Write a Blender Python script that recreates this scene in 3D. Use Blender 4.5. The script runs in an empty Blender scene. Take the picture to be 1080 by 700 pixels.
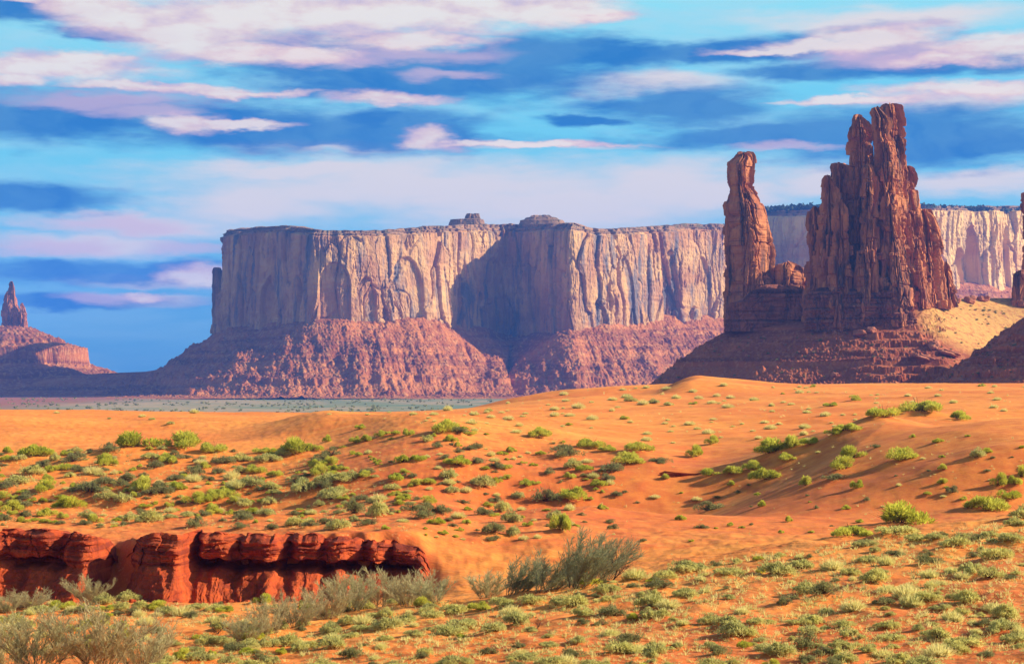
import bpy, math, random
import numpy as np
from mathutils import Vector

rng = np.random.default_rng(7)
random.seed(7)
SC = bpy.context.scene
COL = SC.collection

# ------------------------------------------------------------------ camera
F = 2015.0            # focal length in photo pixels (photo is 1080 wide)
CX, CY = 540.0, 400.0 # principal point: the camera is level, lens shifted
CAMZ = 29.0           # eye height over the far plain (m)
cam_d = bpy.data.cameras.new('camera')
cam_d.sensor_width = 36.0
cam_d.lens = 36.0 * F / 1080.0
cam_d.shift_y = 50.0 / 1080.0
cam_d.clip_start = 0.5
cam_d.clip_end = 60000.0
cam = bpy.data.objects.new('camera', cam_d)
COL.objects.link(cam)
cam.location = (0, 0, CAMZ)
cam.rotation_euler = (math.radians(90), 0, 0)
SC.camera = cam

# ------------------------------------------------------------------ light
SUN_EL = math.radians(26.0)
SUN_AZ = math.radians(0.5)      # sun square to the right of the view
S = Vector((math.cos(SUN_EL) * math.cos(SUN_AZ), -math.cos(SUN_EL) * math.sin(SUN_AZ), math.sin(SUN_EL)))
sd = bpy.data.lights.new('sun', 'SUN')
sd.energy = 5.0
sd.angle = math.radians(0.5)
sd.color = (1.0, 0.90, 0.76)
sun = bpy.data.objects.new('sun', sd)
COL.objects.link(sun)
sun.rotation_euler = (-S).to_track_quat('-Z', 'Y').to_euler()
sun.location = (300, -60, 300)

SC.view_settings.view_transform = 'Standard'
SC.view_settings.look = 'None'
SC.view_settings.gamma = 1.0
SC.view_settings.use_curve_mapping = False
SC.view_settings.exposure = 1.0
SC.render.engine = 'CYCLES'
SC.cycles.use_denoising = True
SC.cycles.max_bounces = 4
SC.cycles.diffuse_bounces = 2
SC.cycles.glossy_bounces = 1
SC.cycles.transmission_bounces = 2
SC.cycles.transparent_max_bounces = 4
SC.cycles.volume_bounces = 0

# ------------------------------------------------------------------ node helpers
class NT:
    def __init__(self, tree):
        self.t = tree
    def n(self, typ, **kw):
        nd = self.t.nodes.new(typ)
        for k, v in kw.items():
            setattr(nd, k, v)
        return nd
    def link(self, a, b):
        self.t.links.new(a, b)
    def put(self, sock, v):
        if isinstance(v, bpy.types.NodeSocket):
            self.link(v, sock)
        elif v is not None:
            if hasattr(sock, 'default_value'):
                dv = sock.default_value
                if hasattr(dv, '__len__') and len(dv) == 4 and len(v) == 3:
                    v = (*v, 1)
                sock.default_value = v
    def math(self, op, a, b=None, c=None, clamp=False):
        nd = self.n('ShaderNodeMath', operation=op, use_clamp=clamp)
        self.put(nd.inputs[0], a)
        if b is not None: self.put(nd.inputs[1], b)
        if c is not None: self.put(nd.inputs[2], c)
        return nd.outputs[0]
    def vmath(self, op, a, b=None):
        nd = self.n('ShaderNodeVectorMath', operation=op)
        self.put(nd.inputs[0], a)
        if b is not None: self.put(nd.inputs[1], b)
        return nd.outputs['Value'] if op in ('LENGTH', 'DOT_PRODUCT') else nd.outputs[0]
    def mix(self, f, a, b, blend='MIX'):
        nd = self.n('ShaderNodeMix', data_type='RGBA', blend_type=blend)
        self.put(nd.inputs[0], f)
        self.put(nd.inputs[6], a)
        self.put(nd.inputs[7], b)
        return nd.outputs[2]
    def noise(self, vec, scale, detail=4.0, rough=0.55, dist=0.0):
        nd = self.n('ShaderNodeTexNoise')
        self.put(nd.inputs['Vector'], vec)
        nd.inputs['Scale'].default_value = scale
        nd.inputs['Detail'].default_value = detail
        nd.inputs['Roughness'].default_value = rough
        nd.inputs['Distortion'].default_value = dist
        return nd.outputs[0]
    def sstep(self, v, lo, hi, a=0.0, b=1.0):
        nd = self.n('ShaderNodeMapRange', interpolation_type='SMOOTHSTEP')
        self.put(nd.inputs[0], v)
        nd.inputs[1].default_value = lo; nd.inputs[2].default_value = hi
        nd.inputs[3].default_value = a; nd.inputs[4].default_value = b
        return nd.outputs[0]
    def ramp(self, f, stops, interp='LINEAR'):
        nd = self.n('ShaderNodeValToRGB')
        cr = nd.color_ramp
        cr.interpolation = interp
        while len(cr.elements) < len(stops):
            cr.elements.new(0.5)
        for e, (p, c) in zip(cr.elements, stops):
            e.position = p
            e.color = (*c, 1) if len(c) == 3 else c
        self.put(nd.inputs[0], f)
        return nd.outputs[0]

def lin(r, g, b):
    """display colour 0..255 -> linear"""
    f = lambda c: (c / 255 / 12.92) if c <= 10 else ((c / 255 + 0.055) / 1.055) ** 2.4
    return (f(r), f(g), f(b))

# ------------------------------------------------------------------ sky
world = bpy.data.worlds.new('World')
SC.world = world
world.use_nodes = True
W = NT(world.node_tree)
world.node_tree.nodes.clear()
wo = W.n('ShaderNodeOutputWorld')
bg = W.n('ShaderNodeBackground')
W.link(bg.outputs[0], wo.inputs[0])
BGS = 0.12
bg.inputs['Strength'].default_value = BGS
sky = W.n('ShaderNodeTexSky', sky_type='NISHITA')
sky.sun_disc = False
sky.sun_elevation = SUN_EL
sky.sun_rotation = math.atan2(S.x, S.y)
sky.air_density = 1.0
sky.dust_density = 0.6
sky.ozone_density = 2.0
geo = W.n('ShaderNodeTexCoord')
sep = W.n('ShaderNodeSeparateXYZ')
W.link(geo.outputs['Generated'], sep.inputs[0])
az = W.math('ARCTAN2', sep.outputs[0], sep.outputs[1])
elv = W.math('ARCSINE', sep.outputs[2])
# direction on the sky dome in hundredths of a radian x 20.15
X = W.math('MULTIPLY_ADD', az, F * 1.015, CX)
Y = W.math('MULTIPLY_ADD', elv, -F, CY)
comb = W.n('ShaderNodeCombineXYZ')
W.link(X, comb.inputs[0]); W.link(Y, comb.inputs[1])
P0 = comb.outputs[0]
# wispy domain warp
def vec_noise(vec, sx, sy, amp, detail=5.0, seed=0.0):
    m = W.n('ShaderNodeMapping'); W.link(vec, m.inputs[0])
    m.inputs['Scale'].default_value = (sx, sy, 1); m.inputs['Location'].default_value = (seed, seed * 1.7, seed)
    nz = W.n('ShaderNodeTexNoise'); W.link(m.outputs[0], nz.inputs['Vector'])
    nz.inputs['Scale'].default_value = 1.0; nz.inputs['Detail'].default_value = detail; nz.inputs['Roughness'].default_value = 0.6
    c = W.vmath('SUBTRACT', nz.outputs[1], (0.5, 0.5, 0.5))
    return W.vmath('MULTIPLY', c, amp)
warp = W.vmath('ADD', W.vmath('ADD', P0, vec_noise(P0, 0.006, 0.020, (120, 30, 0), 3.0, 3.1)), vec_noise(P0, 0.018, 0.07, (60, 18, 0), 6.0, 6.7))
warp2 = W.vmath('ADD', W.vmath('ADD', P0, vec_noise(P0, 0.008, 0.026, (90, 22, 0), 3.0, 9.3)), vec_noise(P0, 0.030, 0.085, (44, 16, 0), 8.0, 4.3))
def field(blobs, vec):
    """soft maximum of cloud bodies given as (x, y, half width, half height)"""
    out = None
    for (cx, cy, rx, ry) in blobs:
        d = W.vmath('SUBTRACT', vec, (cx, cy, 0))
        d = W.vmath('MULTIPLY', d, (1.0 / rx, 1.0 / ry, 0))
        l = W.vmath('LENGTH', d)
        v = W.math('SUBTRACT', 1.0, l)
        out = v if out is None else W.math('SMOOTH_MAX', out, v, 0.15)
    return out
fm = W.n('ShaderNodeMapping'); W.link(P0, fm.inputs[0]); fm.inputs['Scale'].default_value = (0.009, 0.045, 1)
fine = W.noise(fm.outputs[0], 1.0, 8.0, 0.62)
fine0 = W.math('SUBTRACT', fine, 0.5)
VEIL = [(450, 198, 330, 36), (600, 216, 260, 40), (270, 214, 130, 34), (705, 196, 120, 36), (320, 182, 190, 12), (150, 240, 140, 16),
        (80, 262, 130, 14), (1000, 112, 120, 14), (860, 196, 110, 22), (1030, 200, 120, 18), (770, 205, 70, 30), (160, 296, 110, 7),
        (560, 154, 120, 6), (930, 30, 160, 16), (690, 90, 90, 14), (1060, 190, 80, 10), (160, 318, 80, 8), (330, 160, 110, 8)]
DARK = [(330, 75, 110, 20), (520, 80, 150, 26), (430, 90, 150, 18), (15, 25, 60, 17), (60, 28, 50, 14), (120, 48, 60, 7), (340, 58, 110, 18), (430, 70, 130, 26), (560, 64, 110, 25), (640, 62, 70, 14),
        (80, 128, 200, 28), (250, 140, 180, 26), (400, 138, 100, 24), (470, 148, 50, 18), (300, 150, 220, 13), (40, 216, 90, 15),
        (740, 116, 100, 22), (800, 150, 130, 12), (880, 78, 110, 11), (1040, 78, 70, 10), (820, 60, 150, 10), (960, 150, 150, 32),
        (1010, 163, 140, 13), (620, 128, 40, 7), (700, 62, 60, 8), (120, 288, 160, 12), (60, 320, 140, 8), (900, 55, 110, 18), (980, 70, 90, 14)]
LIT = [(85, 16, 56, 20), (140, 30, 80, 24), (205, 40, 80, 27), (240, 24, 90, 26), (300, 24, 110, 28), (370, 24, 100, 25), (450, 20, 100, 21), (250, 60, 50, 12),
       (520, 6, 100, 22), (570, 14, 90, 15), (620, 21, 50, 8), (60, 82, 110, 14), (80, 74, 70, 10), (10, 95, 50, 8), (170, 99, 100, 6),
       (245, 102, 80, 4), (410, 108, 60, 7), (448, 147, 36, 10), (195, 134, 44, 9), (240, 134, 60, 5), (440, 48, 80, 9),
       (930, 48, 70, 13), (1055, 64, 74, 14), (870, 58, 80, 9), (1000, 74, 70, 7), (206, 290, 40, 13), (152, 314, 30, 5), (900, 113, 90, 4),
       (30, 16, 34, 5), (320, 64, 60, 9), (1020, 104, 110, 9), (560, 154, 110, 3), (820, 62, 70, 5)]
PINK = [(110, 112, 130, 12), (150, 124, 70, 10), (430, 60, 110, 12), (470, 82, 60, 8), (300, 66, 90, 12), (640, 22, 50, 8), (930, 62, 120, 16), (830, 160, 60, 5), (470, 158, 40, 8), (40, 265, 90, 10), (200, 262, 70, 9), (110, 316, 60, 8), (120, 240, 100, 12)]
fp = field(PINK, warp)
fv = field(VEIL, warp); fd = field([(x, y, rx * 1.15, ry * 1.12) for (x, y, rx, ry) in DARK], warp); fl = field([(x, y, rx * 1.1, ry * 1.15) for (x, y, rx, ry) in LIT], warp2)
# elsewhere on the dome: the same kind of broken cloud, from noise alone
off = W.sstep(W.math('ABSOLUTE', W.math('SUBTRACT', X, 540.0)), 620, 900)
om = W.n('ShaderNodeMapping'); W.link(P0, om.inputs[0]); om.inputs['Scale'].default_value = (0.0035, 0.012, 1)
offn = W.math('MULTIPLY', W.math('SUBTRACT', W.noise(om.outputs[0], 1.0, 5.0), 0.52), W.math('MULTIPLY', off, 4.0))
offn = W.math('ADD', offn, W.math('MULTIPLY_ADD', off, 1.6, -1.6))
fl = W.math('MAXIMUM', fl, offn)
fd = W.math('MAXIMUM', fd, W.math('MULTIPLY', offn, 1.2))
veil = W.sstep(W.math('MULTIPLY_ADD', fine0, 0.9, fv), -0.25, 0.75)
dark = W.sstep(W.math('MULTIPLY_ADD', fine0, 1.3, fd), -0.30, 0.55)
lit = W.sstep(W.math('MULTIPLY_ADD', fine0, 1.15, fl), -0.25, 0.50)
tm = W.n('ShaderNodeMapping'); W.link(P0, tm.inputs[0]); tm.inputs['Scale'].default_value = (0.0045, 0.024, 1)
thin = W.sstep(W.noise(tm.outputs[0], 1.0, 7.0, 0.6, 0.3), 0.36, 0.68)
sk = lambda r, g, b, k=1.0: tuple(c * k / BGS / 2 ** SC.view_settings.exposure for c in lin(r, g, b))
tY = W.math('DIVIDE', Y, 400.0, clamp=True)
base = W.ramp(tY, [(0.0, sk(152, 232, 234)), (0.22, sk(112, 208, 226)), (0.45, sk(104, 200, 222)), (0.62, sk(100, 182, 216)), (0.8, sk(50, 148, 206)), (1.0, sk(38, 130, 196))])
nish = W.mix(1.0, sky.outputs[0], (0.55, 1.05, 1.25, 1), 'MULTIPLY')
base = W.mix(0.85, nish, base)
base = W.mix(W.math('MULTIPLY', thin, W.math('MULTIPLY_ADD', tY, -0.45, 0.6)), base, sk(186, 222, 232))
c = W.mix(W.math('MULTIPLY', veil, 0.86), base, sk(244, 228, 220))
dshade = W.sstep(W.noise(warp, 0.012, 4.0), 0.35, 0.65)
dcol = W.mix(dshade, sk(12, 112, 190), sk(70, 138, 196))
c = W.mix(W.math('MULTIPLY', dark, 0.93), c, dcol)
def relief(vec, sx, sy, ox, oy):
    a_ = W.n('ShaderNodeMapping'); W.link(vec, a_.inputs[0]); a_.inputs['Scale'].default_value = (sx, sy, 1)
    b_ = W.n('ShaderNodeMapping'); W.link(vec, b_.inputs[0]); b_.inputs['Scale'].default_value = (sx, sy, 1); b_.inputs['Location'].default_value = (ox * sx, oy * sy, 0)
    return W.math('SUBTRACT', W.noise(a_.outputs[0], 1.0, 6.0, 0.6), W.noise(b_.outputs[0], 1.0, 6.0, 0.6))
pink = W.sstep(W.math('MULTIPLY_ADD', fine0, 1.0, fp), -0.2, 0.7)
c = W.mix(W.math('MULTIPLY', pink, 0.65), c, sk(222, 192, 208))
em = W.math('ADD', relief(P0, 0.012, 0.034, -10, 14), W.math('MULTIPLY', fl, 0.30))
lshade = W.sstep(em, -0.14, 0.30)
lcol = W.ramp(lshade, [(0.0, sk(212, 184, 206)), (0.4, sk(238, 206, 208)), (0.75, sk(250, 222, 212)), (1.0, sk(255, 238, 224))])
c = W.mix(W.math('MULTIPLY', lit, 0.84), c, lcol)
high = W.math('SUBTRACT', 1.0, W.math('MULTIPLY', W.sstep(Y, -420, -40), W.sstep(W.math('ABSOLUTE', W.math('SUBTRACT', X, 540.0)), 2600, 900)))
c = W.mix(high, c, W.mix(1.0, sky.outputs[0], (0.78, 0.82, 0.86, 1), 'MULTIPLY'))
W.link(c, bg.inputs['Color'])

# ------------------------------------------------------------------ numpy noise
_perm = np.random.default_rng(11).permutation(256).astype(np.int64)
_perm = np.concatenate([_perm, _perm])
_grad = np.random.default_rng(12).normal(size=(256, 3))
_grad /= np.linalg.norm(_grad, axis=1)[:, None]
_rnd = np.random.default_rng(13).random(256)

def pnoise(x, y, z=0.0, seed=0):
    x, y, z = np.broadcast_arrays(np.asarray(x, float), np.asarray(y, float), np.asarray(z, float))
    xi = np.floor(x).astype(np.int64); yi = np.floor(y).astype(np.int64); zi = np.floor(z).astype(np.int64)
    xf = x - xi; yf = y - yi; zf = z - zi
    u = xf ** 3 * (xf * (xf * 6 - 15) + 10); v = yf ** 3 * (yf * (yf * 6 - 15) + 10); w = zf ** 3 * (zf * (zf * 6 - 15) + 10)
    flat = not np.any(zf)
    def g(dx, dy, dz):
        h = _perm[(_perm[(_perm[(xi + dx + seed * 17) & 255] + yi + dy) & 255] + zi + dz + seed) & 255]
        gr = _grad[h]
        return gr[..., 0] * (xf - dx) + gr[..., 1] * (yf - dy) + gr[..., 2] * (zf - dz)
    def lerp(a, b, t): return a + (b - a) * t
    r0 = lerp(lerp(g(0, 0, 0), g(1, 0, 0), u), lerp(g(0, 1, 0), g(1, 1, 0), u), v)
    if flat: return r0 * 1.6
    r1 = lerp(lerp(g(0, 0, 1), g(1, 0, 1), u), lerp(g(0, 1, 1), g(1, 1, 1), u), v)
    return lerp(r0, r1, w) * 1.6

def fbm(x, y, z=0.0, oct=4, seed=0, gain=0.5):
    s = 0; a = 1.0; t = 0
    for o in range(oct):
        s = s + a * pnoise(x * 2 ** o, y * 2 ** o, np.asarray(z) * 2 ** o, seed + o)
        t += a; a *= gain
    return s / t * 1.4

def ridged(x, y, z=0.0, oct=3, seed=0):
    s = 0; a = 1.0; t = 0
    for o in range(oct):
        s = s + a * (1 - 2 * np.abs(pnoise(x * 2 ** o, y * 2 ** o, np.asarray(z) * 2 ** o, seed + o)))
        t += a; a *= 0.5
    return s / t

def worley(x, y, seed=0):
    """F1, F2 and a random number per cell"""
    x, y = np.broadcast_arrays(np.asarray(x, float), np.asarray(y, float))
    xi = np.floor(x).astype(np.int64); yi = np.floor(y).astype(np.int64)
    f1 = np.full(x.shape, 9.0); f2 = np.full(x.shape, 9.0); cid = np.zeros(x.shape)
    for dx in (-1, 0, 1):
        for dy in (-1, 0, 1):
            a = xi + dx; b = yi + dy
            h = _perm[(_perm[(a + seed * 31) & 255] + b) & 255]
            h2 = _perm[(h + 57 + seed) & 255]; h3 = _perm[(h + 131 + seed) & 255]
            d = np.hypot(a + _rnd[h] - x, b + _rnd[h2] - y)
            near = d < f1
            f2 = np.where(near, f1, np.minimum(f2, d))
            cid = np.where(near, _rnd[h3], cid)
            f1 = np.where(near, d, f1)
    return f1, f2, cid

def sstep(x, lo, hi):
    t = np.clip((x - lo) / (hi - lo), 0, 1)
    return t * t * (3 - 2 * t)

def gblur(a, sig, axis):
    r = int(3 * sig) + 1
    k = np.exp(-0.5 * (np.arange(-r, r + 1) / sig) ** 2); k /= k.sum()
    pad = [(0, 0)] * a.ndim; pad[axis] = (r, r)
    b = np.pad(a, pad, mode='edge')
    return np.apply_along_axis(lambda v: np.convolve(v, k, mode='valid'), axis, b)

# ------------------------------------------------------------------ mesh helpers
def make_mesh(name, V, Q, smooth=True, mats=(), midx=None, tint=None, nrm=None):
    V = np.asarray(V, np.float32).reshape(-1, 3); Q = np.asarray(Q, np.int32)
    k = Q.shape[1]
    me = bpy.data.meshes.new(name)
    me.vertices.add(len(V)); me.vertices.foreach_set('co', V.ravel())
    me.loops.add(Q.size); me.loops.foreach_set('vertex_index', Q.ravel())
    me.polygons.add(len(Q)); me.polygons.foreach_set('loop_start', np.arange(0, Q.size, k, dtype=np.int32))
    me.polygons.foreach_set('use_smooth', np.full(len(Q), smooth, dtype=bool))
    for m in mats: me.materials.append(m)
    if midx is not None: me.polygons.foreach_set('material_index', np.asarray(midx, np.int32))
    me.update(calc_edges=True)
    if tint is not None:
        at = me.attributes.new('tint', 'FLOAT', 'POINT')
        at.data.foreach_set('value', np.asarray(tint, np.float32))
    if nrm is not None:
        me.normals_split_custom_set_from_vertices(np.asarray(nrm, np.float32).reshape(-1, 3))
    return me

def grid_quads(n, m, wrap=False):
    i = np.arange(n - 1)[:, None]
    j = np.arange(m if wrap else m - 1)[None, :]
    jn = (j + 1) % m
    return np.stack([i * m + j, i * m + jn, (i + 1) * m + jn, (i + 1) * m + j], -1).reshape(-1, 4)

def link(name, me, parent=None, loc=(0, 0, 0)):
    o = bpy.data.objects.new(name, me)
    COL.objects.link(o)
    o.location = loc
    if parent is not None: o.parent = parent
    return o

def thing(name, label, cat, loc=(0, 0, 0), group=None):
    o = bpy.data.objects.new(name, None)
    COL.objects.link(o); o.location = loc; o.empty_display_size = 1.0
    return tag(o, label, cat, group)

def tag(o, label, cat, group=None):
    o['label'] = label; o['category'] = cat
    if group: o['group'] = group
    return o

def at(px, py, d):
    """world point seen at a photo pixel, d metres in front"""
    return np.array([(px - CX) / F * d, d, CAMZ + (CY - py) / F * d])

# ------------------------------------------------------------------ materials
def new_mat(name):
    m = bpy.data.materials.new(name); m.use_nodes = True
    T = NT(m.node_tree); m.node_tree.nodes.clear()
    out = T.n('ShaderNodeOutputMaterial'); b = T.n('ShaderNodeBsdfPrincipled')
    T.link(b.outputs[0], out.inputs[0])
    b.inputs['Roughness'].default_value = 0.95
    b.inputs['Specular IOR Level'].default_value = 0.12
    return m, T, b

def world_pos(T, scale=(1, 1, 1)):
    g = T.n('ShaderNodeNewGeometry')
    mp = T.n('ShaderNodeMapping'); T.link(g.outputs['Position'], mp.inputs[0])
    mp.inputs['Scale'].default_value = scale
    return mp.outputs[0]

def bump(T, b, h, dist, strength=1.0):
    n = T.n('ShaderNodeBump'); T.link(h, n.inputs['Height'])
    n.inputs['Distance'].default_value = dist; n.inputs['Strength'].default_value = strength
    T.link(n.outputs[0], b.inputs['Normal'])

def mat_ground():
    m, T, b = new_mat('desert_ground')
    p = world_pos(T)
    sx = T.n('ShaderNodeSeparateXYZ'); T.link(p, sx.inputs[0])
    big = T.noise(p, 0.035, 5, 0.6)
    mid = T.noise(p, 0.6, 5, 0.65)
    fin = T.noise(p, 7.0, 4, 0.7)
    col = T.mix(T.sstep(big, 0.36, 0.66), (0.74, 0.262, 0.040), (0.62, 0.165, 0.024))
    col = T.mix(T.sstep(mid, 0.45, 0.72), col, (0.58, 0.140, 0.022))
    col = T.mix(T.math('MULTIPLY', T.sstep(T.noise(world_pos(T, (0.22, 0.5, 0.3)), 1.0, 6, 0.7), 0.52, 0.70), 0.55), col, (0.78, 0.33, 0.075))
    # red crust that shows through the sand near the wash
    cr = T.n('ShaderNodeAttribute', attribute_name='red'); 
    crf = T.math('MULTIPLY', cr.outputs['Fac'], T.sstep(T.math('MULTIPLY_ADD', mid, 0.6, T.math('MULTIPLY', fin, 0.4)), 0.30, 0.55))
    col = T.mix(crf, col, (0.46, 0.085, 0.022))
    # dry litter and pebbles
    lit_ = T.n('ShaderNodeAttribute', attribute_name='litter')
    lf = T.math('MULTIPLY', T.sstep(fin, 0.54, 0.68), T.math('MULTIPLY', lit_.outputs['Fac'], T.sstep(T.noise(p, 1.3, 3), 0.42, 0.62)))
    col = T.mix(T.math('MULTIPLY', lf, 0.85), col, (0.62, 0.42, 0.15))
    lf2 = T.math('MULTIPLY', T.sstep(T.noise(p, 11.0, 3, 0.7), 0.60, 0.70), lit_.outputs['Fac'])
    col = T.mix(T.math('MULTIPLY', lf2, 0.8), col, (0.20, 0.07, 0.03))
    # far plain: grey-green sage flats
    pl = world_pos(T, (0.004, 0.0015, 1))
    flats = T.mix(T.sstep(T.noise(pl, 1.0, 6, 0.7), 0.42, 0.60), (0.16, 0.19, 0.085), (0.36, 0.25, 0.12))
    west = T.sstep(T.math('MULTIPLY_ADD', T.noise(pl, 0.8, 4), 300.0, sx.outputs[0]), -250, -480)
    flats = T.mix(west, flats, (0.30, 0.095, 0.040))
    flats = T.mix(T.sstep(T.noise(p, 0.05, 4, 0.7), 0.5, 0.7), flats, (0.10, 0.14, 0.09))
    col = T.mix(T.sstep(sx.outputs[1], 700, 1100), col, flats)
    T.put(b.inputs['Base Color'], col)
    wv = T.n('ShaderNodeTexWave', wave_type='BANDS', bands_direction='DIAGONAL')
    T.link(p, wv.inputs[0]); wv.inputs['Scale'].default_value = 1.3; wv.inputs['Distortion'].default_value = 9.0
    wv.inputs['Detail'].default_value = 3.0; wv.inputs['Detail Scale'].default_value = 0.7
    h = T.math('ADD', T.math('MULTIPLY', T.noise(p, 2.2, 6, 0.65), 0.5), T.math('MULTIPLY', wv.outputs['Fac'], 0.07))
    h = T.math('ADD', h, T.math('MULTIPLY', fin, 0.12))
    h = T.math('MULTIPLY', h, T.math('MULTIPLY_ADD', lit_.outputs['Fac'], 0.75, 0.25))
    bump(T, b, h, 0.16, 0.8)
    return m

def mat_rock(name, c_light, c_mid, c_dark, streak=(0.05, 0.05, 0.006), strata=0.03, rough_scale=0.12, varnish=0.6, bump_d=1.0, red=None, band=0.35):
    """sandstone: bands by height, desert varnish running down the face"""
    m, T, b = new_mat(name)
    p = world_pos(T)
    st = world_pos(T, (0.003, 0.003, strata))
    band_ = T.noise(st, 1.0, 5, 0.6)
    sk_ = world_pos(T, streak)
    s1 = T.noise(sk_, 1.0, 6, 0.68, 0.4)
    s2 = T.noise(world_pos(T, (streak[0] * 3.1, streak[1] * 3.1, streak[2] * 2.2)), 1.0, 5, 0.66, 0.3)
    big = T.noise(p, rough_scale * 0.25, 4, 0.6)
    col = T.mix(T.sstep(big, 0.35, 0.66), c_mid, c_light)
    col = T.mix(T.math('MULTIPLY', T.sstep(band_, 0.50, 0.62), band), col, red if red else c_mid)
    col = T.mix(T.math('MULTIPLY', T.sstep(s1, 0.50, 0.64), varnish), col, c_dark)
    col = T.mix(T.math('MULTIPLY', T.sstep(s2, 0.53, 0.66), varnish * 0.7), col, c_dark)
    col = T.mix(T.math('MULTIPLY', T.sstep(s2, 0.46, 0.34), 0.5), col, c_light)
    T.put(b.inputs['Base Color'], col)
    h = T.math('ADD', T.math('MULTIPLY', s2, 0.7), T.noise(p, rough_scale, 6, 0.68))
    bump(T, b, h, bump_d, 0.7)
    return m

def mat_talus(name, c1, c2, c3, c4, strata, scale, bump_d, green=None):
    m, T, b = new_mat(name)
    p = world_pos(T)
    n1 = T.noise(p, scale, 6, 0.7)
    n2 = T.noise(p, scale * 0.2, 4, 0.6)
    st = T.noise(world_pos(T, (0.002, 0.002, strata)), 1.0, 4, 0.55)
    vo = T.n('ShaderNodeTexVoronoi'); T.link(p, vo.inputs['Vector']); vo.inputs['Scale'].default_value = scale * 2.2
    sp = T.n('ShaderNodeSeparateColor'); T.link(vo.outputs['Color'], sp.inputs[0])
    col = T.mix(T.sstep(n2, 0.38, 0.62), c1, c2)
    col = T.mix(T.math('MULTIPLY', T.sstep(st, 0.50, 0.60), 0.7), col, c3)
    col = T.mix(T.math('MULTIPLY', T.sstep(n1, 0.55, 0.68), 0.7), col, c4)
    col = T.mix(T.math('MULTIPLY', T.sstep(sp.outputs[0], 0.72, 0.92), 0.55), col, c4)
    if green:
        ga = T.n('ShaderNodeAttribute', attribute_name='grass')
        gf = T.math('MULTIPLY', ga.outputs['Fac'], T.sstep(T.noise(p, scale * 1.2, 6, 0.7), 0.30, 0.55))
        col = T.mix(gf, col, green)
    T.put(b.inputs['Base Color'], col)
    bump(T, b, T.math('ADD', n1, T.math('MULTIPLY', sp.outputs[1], 0.25)), bump_d, 0.8)
    return m

def mat_leaf(name, c1, c2, c3, trans=0.25):
    m, T, b = new_mat(name)
    a = T.n('ShaderNodeAttribute', attribute_name='tint')
    oi = T.n('ShaderNodeObjectInfo')
    col = T.mix(a.outputs['Fac'], c1, c2)
    col = T.mix(T.math('MULTIPLY', oi.outputs['Random'], 0.7), col, c3)
    T.put(b.inputs['Base Color'], col)
    tr = T.n('ShaderNodeBsdfTranslucent'); T.put(tr.inputs[0], col)
    mx = T.n('ShaderNodeMixShader'); mx.inputs[0].default_value = trans
    out = [n for n in T.t.nodes if n.type == 'OUTPUT_MATERIAL'][0]
    T.link(b.outputs[0], mx.inputs[1]); T.link(tr.outputs[0], mx.inputs[2]); T.link(mx.outputs[0], out.inputs[0])
    return m

def mat_plain(name, c1, c2, scale=3.0):
    m, T, b = new_mat(name)
    col = T.mix(T.sstep(T.noise(world_pos(T), scale, 4), 0.4, 0.65), c1, c2)
    T.put(b.inputs['Base Color'], col)
    return m

M = {}
M['ground'] = mat_ground()
M['bank'] = mat_rock('red_bank_earth', (0.42, 0.075, 0.016), (0.27, 0.038, 0.010), (0.10, 0.018, 0.009), (0.9, 0.9, 0.10), 2.6, 2.5, 0.6, 0.16, red=(0.17, 0.026, 0.010), band=0.9)
M['mesa'] = mat_rock('mesa_sandstone', (0.55, 0.31, 0.105), (0.35, 0.160, 0.062), (0.115, 0.098, 0.095), (0.026, 0.026, 0.0045), 0.02, 0.06, 0.95, 4.0, red=(0.37, 0.135, 0.05))
M['far_mesa'] = mat_rock('far_mesa_sandstone', (0.72, 0.47, 0.16), (0.58, 0.32, 0.10), (0.28, 0.17, 0.10), (0.026, 0.026, 0.004), 0.02, 0.05, 0.6, 3.5, red=(0.48, 0.20, 0.06))
M['cap'] = mat_talus('mesa_cap_rock', (0.24, 0.13, 0.065), (0.34, 0.18, 0.085), (0.16, 0.09, 0.045), (0.09, 0.09, 0.045), 0.25, 0.05, 1.5)
M['talus'] = mat_talus('mesa_talus', (0.41, 0.135, 0.030), (0.29, 0.082, 0.020), (0.18, 0.046, 0.013), (0.50, 0.23, 0.070), 0.07, 0.09, 4.0)
M['spire'] = mat_rock('spire_sandstone', (0.50, 0.185, 0.060), (0.32, 0.100, 0.038), (0.060, 0.034, 0.028), (0.10, 0.10, 0.016), 0.07, 0.25, 0.95, 1.0, red=(0.42, 0.125, 0.036))
M['plinth'] = mat_rock('spire_plinth_beds', (0.34, 0.115, 0.052), (0.24, 0.072, 0.036), (0.055, 0.030, 0.026), (0.16, 0.16, 0.05), 0.55, 0.4, 0.7, 0.8, red=(0.10, 0.036, 0.024), band=0.9)
M['spire_talus'] = mat_talus('spire_talus', (0.37, 0.100, 0.032), (0.27, 0.068, 0.025), (0.19, 0.044, 0.018), (0.44, 0.165, 0.060), 0.22, 0.25, 0.8, green=(0.52, 0.27, 0.065))
M['boulder'] = mat_rock('boulder_sandstone', (0.44, 0.17, 0.08), (0.34, 0.11, 0.055), (0.18, 0.07, 0.045), (0.3, 0.3, 0.1), 0.3, 0.5, 0.4, 0.4, red=(0.40, 0.12, 0.05))
M['rabbit'] = mat_leaf('rabbitbrush_leaf', (0.30, 0.33, 0.025), (0.66, 0.62, 0.07), (0.62, 0.56, 0.09), 0.5)
M['sage'] = mat_leaf('sagebrush_leaf', (0.34, 0.33, 0.10), (0.68, 0.62, 0.20), (0.70, 0.62, 0.16), 0.5)
M['dull'] = mat_leaf('blackbrush_leaf', (0.15, 0.155, 0.055), (0.36, 0.34, 0.12), (0.30, 0.28, 0.09), 0.5)
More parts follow.
